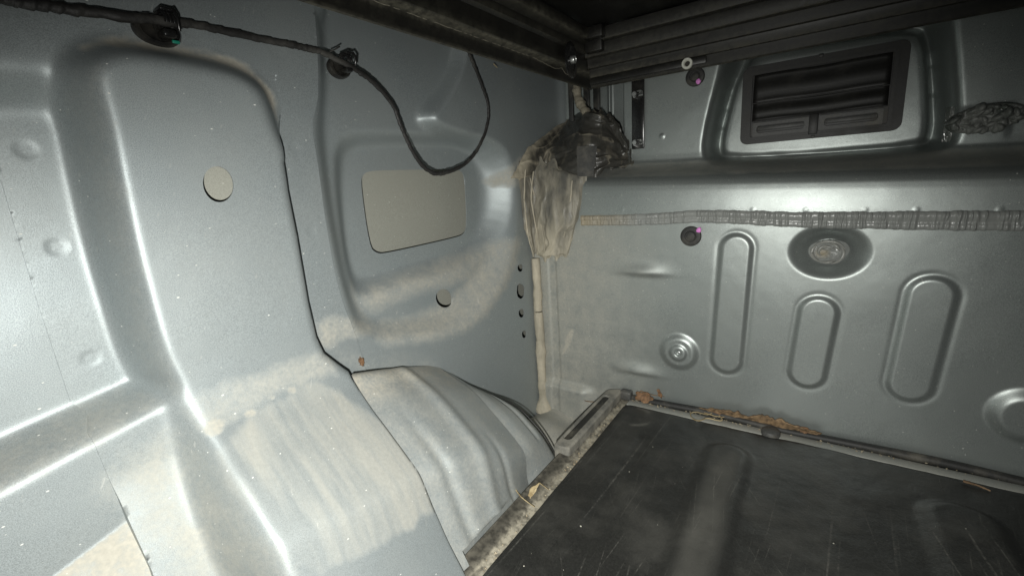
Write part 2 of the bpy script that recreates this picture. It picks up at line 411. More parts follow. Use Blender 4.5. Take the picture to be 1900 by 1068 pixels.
dips = [(on(x, y, 0, d)[1:], r, k*.2) for x, y, d, r, k in [(48, 278, -.02, .0072, -.0032), (105, 458, -.02, .0072, -.0032), (168, 663, -.02, .0072, -.0022), (545, 275, 0, .0065, -.0016), (577, 428, 0, .006, -.0018), (512, 95, 0, .009, -.001), (655, 275, -.03, .004, -.001), (680, 495, -.045, .004, -.0012), (648, 395, -.04, .003, -.0012), (722, 295, -.045, .004, -.0012), (815, 293, -.045, .005, -.0012), (348, 52, 0, .008, -.0012), (840, 525, -.022, .003, -.001)]]
class Smooth:
    '''pressed steel has soft radii: evaluate on the grid, blur a little, look up'''
    def __init__(s, f, sig=1.6, A=None, B=None, st=None):
        s.A = A = A or LA; s.B = B = B or LB; s.st = st = st or STEP
        na = int(round((A[1]-A[0])/st))+1; nb = int(round((B[1]-B[0])/st))+1
        a = A[0]+np.arange(na)*st; b = B[0]+np.arange(nb)*st
        P = np.stack(np.meshgrid(a, b, indexing='ij'), -1).reshape(-1, 2); g = f(P).reshape(na, nb)
        k = np.exp(-.5*(np.arange(-6, 7)/sig)**2); k /= k.sum()
        g = np.pad(g, 6, mode='edge')
        g = sum(k[i]*g[i:i+na, :] for i in range(13)); s.g = sum(k[i]*g[:, i:i+nb] for i in range(13)); s.n = (na, nb)
    def __call__(s, P):
        u = np.clip((P[:, 0]-s.A[0])/s.st, 0, s.n[0]-1.001); v = np.clip((P[:, 1]-s.B[0])/s.st, 0, s.n[1]-1.001)
        i = u.astype(int); j = v.astype(int); fu = u-i; fv = v-j; g = s.g
        return (g[i, j]*(1-fu)+g[i+1, j]*fu)*(1-fv)+(g[i, j+1]*(1-fu)+g[i+1, j+1]*fu)*fv
def common0(P):
    h = np.zeros(len(P)); h = blend(h, P, pk_o, pk_i, -.020); return blend(h, P, lo_o, lo_i, .026)
def finish(P, h):
    for c, r, k in dips:
        d = np.hypot(P[:, 0]-c[0], P[:, 1]-c[1]); h = h+k*(1-sm((d-r*.72)/(r*.28)))
    return h + (fbm(P[:, 0]*14, P[:, 1]*14, 3, 2)-.5)*.0011 + (fbm(P[:, 0]*45, P[:, 1]*45, 9, 2)-.5)*.00022
zA = lambda P: .163+(P[:, 0]+.70)*.28
common = Smooth(common0, 2.6)
def body0(P):
    h = common0(P); zz = np.maximum(0, .204-P[:, 1]); h = h+np.where(zz > 0, np.sqrt(zz*zz+.00012)-.011, 0)*.34
    return blend(h, P, body_o, body_i, w1(P))
body = Smooth(body0, 2.4)
def pockets0(P): return blend(blend(np.zeros(len(P)), P, po_o, po_i, -.026), P, pi_o, pi_i, -.050)
pockets = Smooth(pockets0)
def linedist(P, L):
    d = np.full(len(P), 1e9)
    for a, b in zip(L[:-1], L[1:]): d = np.minimum(d, capd(P, np.array(a), np.array(b))[0])
    return d
def capd(P, a, b):
    e = b-a; t = np.clip(((P-a)@e)/(e@e), 0, 1); return np.hypot(*(P-a-t[:, None]*e).T), t
def hA(P):
    h = common(P); h = h+np.maximum(0, zA(P)-P[:, 1])*.45
    return finish(P, h)
def hB1(P):
    h = body(P); d = linedist(P, [tuple(q) for q in rt]+w1r); lw = sm((P[:, 1]-.19)/.03)
    return finish(P, h-np.minimum(np.abs(h)*.3, .0010+.0036*lw)*np.clip(1-d/(.003+.006*lw), 0, 1)**2)
def hB2(P): return finish(P, np.zeros(len(P)))
def hC(P):
    h = pockets(P)
    c = on(1044, 195, 0, 0)[1]; h = h+.010*np.exp(-((P[:, 0]-c)/.016)**2)*sm((P[:, 1]-.40)/.06)
    return finish(P, h)-.0018
SA = lpts([(-60, 170, -.0), (0, 345, -.028), (60, 545, -.028), (125, 740, -.028), (148, 756, -.028), (172, 812, .03), (205, 891, .03), (225, 930, .035), (290, 1068, .06), (330, 1160, .09)])
qA = np.array([(-1.2, .9)]+[(SA[0][0]-.03, .9)]+SA+[(SA[-1][0], -.4), (-1.2, -.4)])
B1edge = lpts([(300, 55), (440, 82), (502, 122)])+[tuple(q) for q in rt]+w1r
qB1 = np.array([(-1.2, B1edge[0][1])]+B1edge+[(-1.2, -.3)])
S1 = lpts([(575, -60), (586, 60), (590, 170), (586, 195), (576, 232), (588, 300), (601, 400), (618, 500), (634, 560), (655, 610), (668, 650), (682, 700)])
qS1 = np.array([(-1.2, .9), (S1[0][0]-.02, .9)]+list(chaikin(S1, 1, False))+[(S1[-1][0]+.02, -.3), (-1.2, -.3)])
def inside(q, off=0.0): return lambda P: sdf(P, q)-off
def outside(q, off=0.0): return lambda P: -sdf(P, q)+off
def ell(cx, cy, d, rx, ry, rot=0, n=36):
    return poly([(cx+rx*math.cos(t)*math.cos(rot)-ry*math.sin(t)*math.sin(rot), cy+rx*math.cos(t)*math.sin(rot)+ry*math.sin(t)*math.cos(rot)) for t in np.linspace(0, 2*math.pi, n, endpoint=False)], 0, d, 0)
h_panel = ell(403.5, 342, .035, 28, 33.5, -.25)
h_win = poly([(671, 345), (673, 324), (690, 316), (760, 315), (845, 314), (860, 318), (864, 335), (868, 415), (863, 434), (846, 441), (718, 470), (700, 470), (687, 457)], 0, -.050)
h_round = ell(825, 553, -.026, 14.5, 17, -.2)
h_sl = [ell(967, 497, 0, 5, 7), poly([(962, 524), (975, 530), (975, 548), (968, 556), (960, 548)], 0, 0, 1), ell(969, 581, 0, 5, 8), ell(974, 620, 0, 4, 7)]

# dust that has settled on ledges, streaks that ran down the arch
def band(pts, d, amp, fe):
    q = poly(pts, 0, d, 1); return lambda P: amp*sm((sdf(P, q)+fe+min(fe*1.5, .0075)*(fbm(P[:, 0]*90, P[:, 1]*90, 13, 3)-.5))/(2*fe))
D_left = [band([(140, 92), (200, 66), (320, 78), (445, 106), (508, 160), (520, 222), (508, 215), (486, 160), (434, 126), (300, 99), (205, 88)], .008, 1.35, .007),
  band([(105, 150), (130, 240), (165, 380), (215, 580), (262, 700), (325, 790), (332, 745), (285, 660), (232, 500), (200, 350), (178, 200), (165, 120)], -.01, .42, .016),
  band([(-100, 875), (0, 830), (150, 765), (255, 713), (300, 738), (172, 806), (0, 898), (-100, 950)], 0, .55, .009),
  band([(330, 820), (385, 870), (440, 985), (520, 1100), (330, 1100), (260, 1000), (220, 900), (300, 845)], .06, .8, .04),
  band([(345, 735), (500, 680), (610, 640), (640, 690), (560, 712), (470, 750), (400, 795), (350, 790)], .04, .62, .010),
  band([(600, 690), (670, 715), (800, 890), (870, 1090), (420, 1090), (430, 860)], .1, .16, .02),
  band([(368, 795), (378, 776), (398, 770), (408, 782), (395, 798), (376, 801)], .042, 1.0, .0022), band([(440, 765), (455, 754), (470, 758), (464, 768), (446, 772)], .042, 1.0, .002), band([(528, 722), (538, 714), (549, 718), (545, 728), (533, 730)], .042, 1.0, .0018), band([(492, 735), (500, 730), (510, 734), (502, 739)], .042, 1.0, .0015)]
D_right = [band([(668, 540), (760, 505), (850, 475), (890, 462), (908, 446), (950, 436), (938, 485), (880, 520), (760, 548), (690, 585), (665, 570)], -.03, .8, .014),
  band([(700, 600), (800, 585), (870, 535), (905, 480), (962, 430), (950, 510), (880, 612), (780, 636), (690, 640)], -.01, .85, .014),
  band([(925, 345), (955, 300), (1000, 262), (1050, 235), (1040, 290), (990, 345)], 0, .9, .010),
  band([(660, 500), (650, 560), (690, 650), (720, 640), (680, 560)], -.02, .5, .008),
  band([(640, 655), (800, 640), (840, 690), (700, 720)], 0, .35, .03)]
D_mid = [band([(585, 590), (650, 585), (720, 600), (715, 622), (640, 628), (600, 650), (588, 630)], 0, .8, .01), band([(605, 640), (670, 640), (690, 700), (630, 690)], 0, .35, .015)]
def dust(fs, base=0.0): 
    return lambda P, h: np.clip(np.maximum.reduce([f(P) for f in fs]+[np.full(len(P), base)]), 0, 1.6)
qstreak = poly([(430, 872), (480, 825), (640, 728), (668, 735), (712, 775), (795, 880), (680, 950), (545, 1015), (500, 1000)], 0, .1, 1)
qS = [on(p[0], p[1], 1, -.56)[[0, 2]] for p in [(540, 1012), (680, 948), (790, 872)]]
def streak(P, h):
    s = sm((sdf(P, qstreak)+.010+.012*(fbm(P[:, 0]*60, P[:, 1]*22, 3)-.5))/.012)*.9
    return s
def dustA(P, h):
    return np.maximum(dust(D_left)(P, h), sm((zA(P)-P[:, 1])/.002)*1.15)
zero = lambda P, h: np.zeros(len(P))
field('side_panel', (-.972, -.66), LB, STEP, hA, Lm, [inside(qA)], {}, {'dust': dustA, 'streak': zero}, PAINT, bed)
field('side_panel', (-.78, -.46), LB, STEP, lambda P: hB1(P)+.0016, Lm, [outside(qA), inside(qB1), outside(h_panel)], {0: ('by', -.03), 1: ('to', -.004), 2: ('by', -.0012)}, {'dust': dust(D_left), 'streak': streak}, PAINT, bed)
field('side_panel', (-.78, -.34), LB, STEP, lambda P: hB2(P)+.0016, Lm, [outside(qA), outside(qB1), inside(qS1)], {2: ('by', -.0026)}, {'dust': dust(D_left[:1]+D_mid), 'streak': zero}, PAINT, bed)
field('side_panel', (-.52, .190), LB, STEP, hC, Lm, [outside(qS1, .004), outside(h_win), outside(h_round)]+[outside(q) for q in h_sl], {k: ('by', -.0012) for k in range(1, 7)}, {'dust': dust(D_right+D_mid[:1]), 'streak': zero}, PAINT, bed)
# outer skin behind the holes
gy = np.linspace(-.75, .1, 40); gz = np.linspace(.0, .6, 30)
G = np.stack([np.stack([-.084+.006*np.sin((zz-.1)*4)+.004*np.sin(gy*6), gy, np.full(40, zz)], -1) for zz in gz], 0)
grid_mesh('skin_backing', G, M_SKIN, bed)

gy2 = np.linspace(-.605, -.515, 8); gz2 = np.linspace(.37, .49, 8)  # added backing plate, close behind the panel hole so its shadow stays thin
grid_mesh('skin_backing', np.stack([np.stack([np.full(8, .012), gy2, np.full(8, q)], -1) for q in gz2], 0), M_SKIN, bed)
# ---------------- wheel arch, two sheets right of the seam
def Y(y, l): return [on(p[0], p[1], 1, y) for p in l]
c0 = [np.array([float(w1(np.array([[-.483, q]]))[0])-.0015, -.4820, q]) for q in (.208, .190, .168, .140, .108, .075, .034, -.01, -.06)]
c3 = Y(-.300, [(812, 679), (845, 702), (880, 728), (920, 772), (958, 818), (974, 845), (978, 885), (987, 925), (1000, 990)])
c0 = [on(668, 692, 0, -.001)]+c0; c3 = [on(806, 677, 0, -.003)]+c3
cols = []
for k, t in enumerate((0, .3, .65, 1.0)):
    bul = 4*t*(1-t)
    c = [np.array(a)*(1-t)+np.array(b)*t+np.array([.010, 0, .012])*bul*min(1, i/5) for i, (a, b) in enumerate(zip(c0, c3))]
    if k == 0: c = [p-np.array([.0012, 0, .001]) for p in c]
    cols.append(c)
G = loft(cols, 120, 110)
# pressed crease running down the sheet
U = np.linspace(0, 1, 110)[None, :]; T = np.linspace(0, 1, 120)[:, None]
ridge = .0045*np.exp(-((U-.50-.04*np.sin(T*5))/.06)**2)*sm(T/.2) - .003*np.exp(-((U-.70)/.035)**2)*sm((T-.45)/.2) - .0035*np.exp(-((U-.2)/.05)**2)*sm((T-.3)/.3)
G = G+ridge[..., None]*np.array([.7, 0, .7])
G[..., 0] = np.minimum(G[..., 0], .1700+np.maximum(0, G[..., 2]-.010)*1.2+.05*(G[..., 1] < -.47))
grid_mesh('wheel_arch', G, PAINT, bed, {'dust': (.75*sm((.36-T)/.2)*(1-.6*U)+.5+0*U).clip(0, 1.1), 'streak': .5*np.exp(-((U-.15)/.2)**2)*sm((T-.05)/.1)*sm((.75-T)/.1)}, 60)
e0 = Y(-.302, [(820, 684), (852, 706), (882, 731), (921, 774), (958, 820), (973, 846), (977, 887), (986, 927)])
e0 = [p-np.array([.003, 0, .003]) for p in e0]
e1 = Y(-.225, [(868, 718), (884, 727), (920, 738), (958, 758), (985, 784), (1008, 812), (1030, 850), (1050, 890)])
e2 = [p+np.array([-.006, .012, -.05]) for p in e1]
cols = [e0, [np.array(a)*.6+np.array(b)*.4+np.array([.004, 0, .006]) for a, b in zip(e0, e1)], e1, e2]
G = loft(cols, 70, 60); U = np.linspace(0, 1, 60)[None, :]; T = np.linspace(0, 1, 70)[:, None]
G = G-(.004*np.exp(-((U-.5)/.03)**2)*sm((T-.15)/.1)*sm((.75-T)/.1))[..., None]*np.array([.5, 0, .8])
G[..., 0] = np.minimum(G[..., 0], .1695+np.maximum(0, G[..., 2]-.008)*1.2)
grid_mesh('wheel_arch', G, PAINT, bed, {'dust': .45+.4*T*(1-T)+0*U, 'streak': 0*T*U}, 60)
# black tube painting in the shaded gap along the far edge of the arch
lip_gap = catmull([p+np.array([.001, .003, .001]) for p in e1], 60)
tube('arch_gap_shade', lip_gap, .0011, M_BLACK, bed, 8)
# black tubes painting in the gap shade under the sheet seams
tube('arch_gap_shade', catmull([p+np.array([-.0035, .0012, -.0035]) for p in c3[1:]], 60), .0009, M_BLACK, bed, 8)
tube('arch_gap_shade', catmull([p+np.array([-.0016, -.0006, -.0016]) for p in c0[1:]], 60), .0007, M_BLACK, bed, 8)

# ---------------- bulkhead: y = -h(x, z)
def Bm(P, h): return np.stack([P[:, 0], -h, P[:, 1]], 1)
BP = np.array([(-.3, 0), (.362, 0), (.378, .0006), (.390, .0015), (.399, .0030), (.406, .0062), (.412, .0125), (.4165, .0225), (.4205, .035), (.425, .048), (.4295, .058), (.434, .0645), (.440, .068), (.45, .069), (.9, .072)])
bz = np.linspace(-.3, .9, 2401); by = np.interp(bz, BP[:, 0], BP[:, 1]); ker = np.hanning(17); ker /= ker.sum()
by = np.convolve(np.pad(by, 8, mode='edge'), ker, 'valid')
def bp(pts, d=0.0, n=2): return poly(pts, 1, d, n)
def cap(x0, y0, x1, y1, w0, w1_, gro=0):
    """pressed stadium rib measured in the photo: ends and half widths"""
    a = on(x0, y0, 1, 0)[[0, 2]]; b = on(x1, y1, 1, 0)[[0, 2]]; r0 = on(x0+w0, y0, 1, 0)[0]-on(x0, y0, 1, 0)[0]; r1 = on(x1+w1_, y1, 1, 0)[0]-on(x1, y1, 1, 0)[0]
    return a, b, r0, r1
RIBS = [cap(1366, 461, 1348, 666, 28, 27), cap(1518, 580, 1497, 690, 35, 33), cap(1728, 548, 1688, 712, 46, 42)]
pad_o = bp([(1345, 60), (1338, 140), (1318, 220), (1306, 292), (1325, 303), (1500, 296), (1740, 279), (1778, 262), (1772, 150), (1762, 40), (1760, 0), (1400, 20)], .068)
pad_i = bp([(1390, 118), (1368, 150), (1352, 210), (1336, 278), (1345, 294), (1500, 288), (1700, 272), (1726, 252), (1722, 150), (1716, 80), (1690, 62), (1550, 88)], .115, 1)
pcen = pad_i.mean(0)
pad_m = bp([(1376, 60), (1370, 118), (1348, 160), (1326, 240), (1322, 282), (1345, 298), (1500, 291), (1720, 275), (1745, 256), (1745, 150), (1738, 60), (1730, 20), (1550, 40)], .10, 1)
pad_m2 = bp([(1378, 66), (1372, 122), (1352, 160), (1330, 240), (1328, 280), (1345, 296), (1500, 289.5), (1715, 273), (1740, 254), (1740, 150), (1733, 66), (1722, 30), (1550, 50)], .10, 1)
def upper0(P):
    z_ = np.full(len(P), -.068); h = blend(z_, P, pad_o, pad_m, -.146); return blend(h, P, pad_m2, pad_i, -.115)-z_
upper = Smooth(upper0, 2.1, (.25, .80), (.38, .70), .002)
def hB(P):
    x, z = P[:, 0], P[:, 1]; zz = z+(x-.12)*.036
    h = -np.interp(zz, bz, by)
    h = h-.082*sm((.168-x)/.022)*sm((zz-.428)/.012)
    h = h+.006*np.exp(-((x-.108)/.0035)**2)*sm((zz-.44)/.01)*(x < .16)
    h = h+upper(P)
    for a, b, r0, r1 in RIBS:
        d, t = capd(P, a, b); r = r0+(r1-r0)*t; h = h+.0036*sm((r+.0045-d)/.0085)-.0006*np.exp(-((d-r-.006)/.003)**2)
    c = on(1260, 652, 1, 0)[[0, 2]]; d = np.hypot(*(P-c).T); h = h+.006*sm((.036-d)/.014)+.0035*sm((.017-d)/.007)-.004*sm((.0055-d)/.002)
    c = on(1537, 468, 1, 0)[[0, 2]]; d = np.hypot((P[:, 0]-c[0]), (P[:, 1]-c[1])*1.25); h = h-.019*sm((.052-d)/.034)+.007*sm((.021-d)/.012)
    c = on(1905, 772, 1, 0)[[0, 2]]; d = np.hypot(*(P-c).T); h = h+.008*sm((.040-d)/.018)
    for px, py, s in ((1192, 505, .006), (1182, 688, .006)):
        c = on(px, py, 1, 0)[[0, 2]]; u = (x-c[0])/.040; v = (z-c[1])
        h = h+s*np.exp(-u**2*1.2)*np.where(v > 0, np.exp(-(v/.014)**2), np.exp(-(v/.006)**2))
    h = h-.010*sm((.028-x)/.028)*0-.004*sm((.012-np.abs(x-.040))/.006)*sm((.34-z)/.02)*.5
    h = h+.012*sm((.004-z)/.02)*np.clip(1-(x-.1)/.03, 0, 1)
    # small shelf pressing on the right
    c = on(1815, 225, 1, .07)[[0, 2]]; u = sm((.033-np.abs(x-c[0]))/.01); h = h+.002*u*sm((c[1]+.022-z)/.012)*sm((z-c[1]+.03)/.02)
    # small round marks above the seam
    for px in (1155, 1397, 1495, 1605, 1700, 1855):
        c = on(px, 389, 1, 0)[[0, 2]]; d = np.hypot(*(P-c).T); h = h+.0004*sm((.0045-d)/.003)
    c = on(1228, 253, 1, .068)[[0, 2]]; d = np.hypot(*(P-c).T); h = h+.0012*sm((.005-d)/.002)
    return h+(fbm(x*11, z*11, 21, 2)-.5)*.0010+(fbm(x*45, z*45, 29, 2)-.5)*.0002
def dustB(P, h):
    x, z = P[:, 0], P[:, 1]; zz = z+(x-.12)*.036
    d = .6*sm((zz-.410)/.006)*sm((.440-zz)/.008)
    d = np.maximum(d, .8*sm((.36-x)/.33)*sm((.36-z)/.05))
    d = np.maximum(d, .7*sm((.02-z)/.05)*sm((.6-x)/.5)); 
    q = sdf(P, bp([(1045, 650), (1052, 620), (1062, 606), (1066, 615), (1058, 640), (1040, 665)], 0, 1)); d = np.maximum(d, 1.3*sm((q+.002)/.004))
    return d
vent_q = np.array(rrect(.3610, .5630, .4545, .5675, .009))
field('bulkhead', (.0, .86), (-.16, .70), .0015, hB, Bm, [outside(vent_q)], {}, {'dust': dustB, 'streak': zero}, M_BULK, bed)

# dark openings in the corner post above the sealant
for xa, xb, za, zb in ((1082, 1094, 158, 214), (1100, 1113, 158, 218)):
    A_ = on(xa, za, 1, .146); B_ = on(xb, zb, 1, .146)
    box('post_opening', (A_[0], .1445, B_[2]), (B_[0], .1535, A_[2]), M_BLACK, bed, .0015)
A_ = on(1053, 150, 1, .10); B_ = on(1064, 225, 1, .10)
box('post_seam', (max(.002, A_[0]), .1, B_[2]), (B_[0], .106, A_[2]+.02), M_BLACK, bed, .001)
# recess floor in the corner behind the mat
gx = np.linspace(0, .22, 30); gy = np.linspace(-.30, .0, 40)
G = np.stack([np.stack([np.full(40, x), gy, -.075+.012*np.sin(x*40)+.004*np.sin(gy*60)], -1) for x in gx], 0)
grid_mesh('floor_pan', G, M_FLOOR, bed, {'dust': np.full(G.shape[:2], .8), 'streak': np.zeros(G.shape[:2])})
box('floor_pan', (.19, -.95, -.03), (.95, -.034, -.014), M_FLOOR, bed, .002)
box('floor_flange', (.205, -.0335, -.02), (.86, -.014, -.0015), M_FLOOR, bed, .0015)

# ---------------- sealants (bonded to the body)
def pt(p):
    """(px, py, axis, plane)"""
    return on(p[0], p[1], {'x': 0, 'y': 1, 'z': 2}[p[2]], p[3])
def sheet(name, rows, nu, nv, amp, fx, fy, seed, mat, dustf, ridge=False):
    rows = [[pt(p) for p in r] for r in rows]
    G = loft([list(c) for c in zip(*rows)], nu, nv)
    du = np.gradient(G, axis=0); dv = np.gradient(G, axis=1); N = np.cross(du, dv); N /= np.linalg.norm(N, axis=-1, keepdims=True)+1e-9
    if (N.mean((0, 1))@(CW-G.mean((0, 1)))) < 0: N = -N
    u = np.linspace(0, 1, nu)[:, None]+np.zeros((1, nv)); v = np.linspace(0, 1, nv)[None, :]+np.zeros((nu, 1))
    wv = (fbm(u*4, v*4, seed+7)-.5)*1.6
    n = fbm(v*fx+wv, u*fy+wv*.7, seed, 3)
    if ridge: n = 1-np.abs(2*n-1)
    edge = sm(np.minimum.reduce([u, 1-u, v, 1-v])/.08)
    G = G+N*((n-.35)*amp*edge-.002*(1-edge))[..., None]
    # ragged border
    c = G.mean((0, 1)); rag = (fbm(u*7+3, v*11, seed+3, 3)-.45)*.030*(1-edge)
    G = G+np.stack([np.zeros_like(rag), rag*.4, rag], -1)
    return grid_mesh(name, G, mat, bed, {'dust': dustf(u, v, n)})
sheet('corner_sealant', [
  [(1052, 222, 'x', .003), (1075, 205, 'x', .016), (1100, 203, 'y', .050), (1128, 212, 'y', .058), (1142, 232, 'y', .066)],
  [(1000, 258, 'x', .002), (1045, 246, 'x', .016), (1085, 245, 'y', .034), (1135, 250, 'y', .054), (1166, 268, 'y', .064)],
  [(966, 298, 'x', .002), (1020, 285, 'x', .022), (1075, 284, 'y', .008), (1135, 288, 'y', .034), (1172, 292, 'y', .062)],
  [(948, 338, 'x', .000), (1010, 328, 'x', .012), (1075, 328, 'y', -.003), (1130, 318, 'y', .016), (1176, 308, 'y', .050)]],
  150, 160, .013, 5.0, 3.2, 5, M_SEAL, lambda u, v, n: (np.exp(-((v)/.06)**2)*.5+.35*sm((u-.85)/.15)*sm((.6-v)/.3)-.40*sm((v-.15)/.2)+.35*sm((n-.93)/.06)-.25*sm((.25-v)/.2)*sm((v-.06)/.1)).clip(-.35, 1), True)
sheet('corner_sealant', [
  [(962, 300, 'x', .000), (986, 300, 'x', .004), (1020, 302, 'y', .012), (1052, 308, 'y', .010), (1090, 320, 'y', .008)],
  [(970, 380, 'x', .001), (990, 378, 'x', .008), (1018, 380, 'y', -.010), (1052, 382, 'y', -.009), (1080, 384, 'y', -.002)],
  [(976, 430, 'x', .001), (994, 432, 'x', .006), (1015, 440, 'y', -.010), (1042, 440, 'y', -.009), (1066, 436, 'y', -.002)],
  [(986, 470, 'x', .001), (997, 482, 'x', .004), (1012, 482, 'y', -.006), (1034, 480, 'y', -.006), (1056, 474, 'y', -.001)]],
  130, 110, .0085, 6.5, 1.4, 31, M_SMEAR, lambda u, v, n: (-.5+1.1*sm((u-.2)/.6)+.22*np.exp(-((v-.45)/.2)**2)-.6*np.exp(-((v-.14)/.12)**2)+.7*(n-.6)).clip(0, 1), True)
for st_, r_ in (([(975, 315, 'x', .008), (973, 370, 'x', .006), (979, 430, 'x', .004), (990, 476, 'x', .004)], .0017), ([(990, 318, 'x', .012), (986, 370, 'x', .010), (996, 430, 'y', -.008), (1004, 470, 'y', -.006)], .0015), ([(984, 330, 'x', .011), (995, 380, 'x', .012), (1008, 440, 'y', -.012), (1012, 486, 'y', -.006)], .0013), ([(1062, 335, 'y', -.010), (1056, 390, 'y', -.011), (1046, 440, 'y', -.010)], .0012)):
    tube('sealant_fold', catmull([pt(p) for p in st_], 50)+np.stack([.0012*(fbm(np.linspace(0, 9, 50), np.zeros(50), 7)-.5)]*3, 1), r_*(.7+.7*fbm(np.linspace(0, 12, 50), np.zeros(50), 3)), M_BEAD, bed, 8, jit=.2)
# dark flap of tape over the sealant and a rope of sealant coming down from the rail
G = loft([[pt(p) for p in c] for c in ([(1076, 272, 'y', .012), (1076, 300, 'y', .002), (1077, 327, 'y', -.006)], [(1096, 271, 'y', .014), (1094, 300, 'y', .004), (1090, 327, 'y', -.005)], [(1113, 272, 'y', .022), (1110, 296, 'y', .012), (1106, 326, 'y', -.001)])], 24, 16)
grid_mesh('tape_flap', G+np.array([-.0, -.012, 0]), M_GREYP, bed)
tube('sealant_rope', catmull([pt(p) for p in [(1070, 145, 'y', .085), (1071, 175, 'y', .080), (1078, 195, 'y', .072), (1090, 212, 'y', .062), (1100, 228, 'y', .045)]], 40), .0075+.002*rng.random(40), M_SEAL, bed, 12, jit=.3).data.attributes.new('dust', 'FLOAT', 'POINT').data.foreach_set('value', np.full(480, .22, np.float32))
z = np.linspace(0, 1, 120)
pts = catmull([np.array([.006, -.006, .262]), (.0075, -.007, .20), (.006, -.007, .15), (.0075, -.007, .09), (.0065, -.0075, .02), (.008, -.008, -.03), (.011, -.011, -.075)], 120)
tube('sealant_bead', pts, .0104+.0055*(fbm(z*14, z*0, 3)-.5)+.008*sm((z-.86)/.14), M_BEAD, bed, 14, jit=.10)
q = [pt(p) for p in [(1004, 760, 'y', -.002), (1030, 765, 'y', -.003), (1046, 771, 'y', -.003), (1042, 788, 'y', -.003), (1035, 820, 'y', -.003), (1010, 815, 'y', -.004)]]
G = loft([[q[0], q[5]], [(q[1]+q[0])/2+[0, -.004, 0], (q[5]*.5+q[4]*.5)+[0, -.006, 0]], [q[2], q[4]]], 20, 20)
grid_mesh('sealant_smear', G, M_BEAD, bed)
# brushed seam sealer along the bulkhead
nx, nr = 1900, 13
X = np.linspace(.108, .80, nx)
zc = np.interp(X, [.1, .2, .26, .31, .36, .45, .6, .8], [.3365, .3365, .338, .341, .3395, .334, .331, .328]); hw = np.interp(X, [.1, .2, .30, .45, .8], [.0100, .0102, .0110, .0120, .0135])
v = np.linspace(-1, 1, nr)
ed = 1+.22*(fbm(X*110, X*0, 4, 4)-.5)
Gx = X[:, None]+0*v; wx = X*300+5*fbm(X*45, X*0, 2); wig = 0*v
comb = np.full((nx, nr), .15)
for xs in np.sort(rng.uniform(.108, .80, 270)):
    wd = rng.uniform(.0009, .0026); am = rng.uniform(.35, 1.15); ti = rng.normal(0, .0012); i0, i1 = np.searchsorted(X, [xs-.006, xs+.006])
    part = rng.choice([0, 0, 1, -1]); fade = 1 if part == 0 else sm(.5+.9*part*v)[None, :]
    comb[i0:i1] = np.maximum(comb[i0:i1], am*fade*np.exp(-((X[i0:i1, None]-xs-ti*v)/wd)**2))
th = .0016+.0022*np.clip(1-((v-.42)/.50)**2, 0, 1)[None, :]+.0013*np.clip(1-((v+.55)/.38)**2, 0, 1)[None, :]+.0030*(comb-.3)*(1-np.abs(v)**8)
th[:, 0] = -.001; th[:, -1] = -.001
G = np.stack([Gx+wig, -th, zc[:, None]+v[None, :]*(hw*ed)[:, None]], -1)
brown = (np.exp(-((X-.10)/.10)**2)*.9)[:, None]+0*v+.35*sm((fbm(X*25, X*0, 8)-.6)/.1)[:, None]*.4-.25
grid_mesh('seam_sealer', G, M_CAULK, bed, {'dust': brown})
# swirl of sealer in the pressed cup
c = on(1537, 468, 1, 0); r = np.linspace(0, 1, 40)[:, None]; a = np.linspace(0, 2*np.pi, 73)[None, :]
rr = .0205*r*(1+.08*np.sin(a*2+1)+.05*np.sin(a*3))
n_ = fbm(7+rr*np.cos(a)*160, 9+rr*np.sin(a)*160, 41, 3)
G = np.stack([c[0]+rr*np.cos(a)*1.1, .0080-.0075*(1-r**4)*(.6+.8*n_), c[2]+rr*np.sin(a)*.9], -1)
grid_mesh('sealant_blob', G, M_CAULK, bed, {'dust': .9*np.exp(-((rr*np.cos(a)+.006)/.008)**2-((rr*np.sin(a)+.002)/.008)**2)-.25}, flip=True)
for r0, a0, a1, w_, dr in ((.0185, .3, 2.9, .0018, -.002), (.0165, 2.2, 4.4, .0022, .001), (.0190, -1.3, .7, .0021, -.003), (.0125, .2, 1.5, .0020, .002), (.0115, 1.4, 4.0, .0017, -.003), (.0085, .4, 2.8, .0014, 0), (.0055, .6, 2.9, .0013, 0), (.0170, 4.3, 5.4, .0020, -.002)):
    tt = np.linspace(0, 1, 22); aa = a0+(a1-a0)*tt; q = r0+dr*tt
    tube('sealant_fold', np.stack([c[0]-.001+q*np.cos(aa)*1.1, .0012+.003*tt-.0035*np.sin(tt*3.1)+.0*tt, c[2]+q*np.sin(aa)*.9], 1), w_*np.sin(.25+tt*2.6)+.0003, M_CAULK, bed, 8, jit=.15)
# lumpy dark sealer on the right
nu, nv = 190, 110; u = np.linspace(-1, 1, nu)[:, None]; v = np.linspace(-1, 1, nv)[None, :]
c = on(1826, 222, 1, .055); ux = c[0]+.004+u*.037+0*v; uz = c[2]+.002+v*.022+u*.003
hh = np.zeros((nu, nv))
for k in range(95):
    a_ = rng.uniform(0, 2*np.pi); q_ = np.sqrt(rng.uniform(0, 1)); cx = c[0]+.004+.031*q_*np.cos(a_); cz = c[2]+.002+.0150*q_*np.sin(a_)+.002*np.cos(a_)
    r_ = rng.uniform(.0022, .0062); e_ = rng.uniform(.6, 1.5); th_ = rng.uniform(0, 3.1)
    dx = (ux-cx)*np.cos(th_)+(uz-cz)*np.sin(th_); dz = -(ux-cx)*np.sin(th_)+(uz-cz)*np.cos(th_)
    hh = np.maximum(hh, rng.uniform(.6, 1.6)*np.sqrt(np.clip(r_*r_-(dx*e_)**2-(dz/e_)**2, 0, None)))
hh = np.maximum(hh, .0022*sm((1.05-(u**2*1.1+v**2*1.6))/.25))
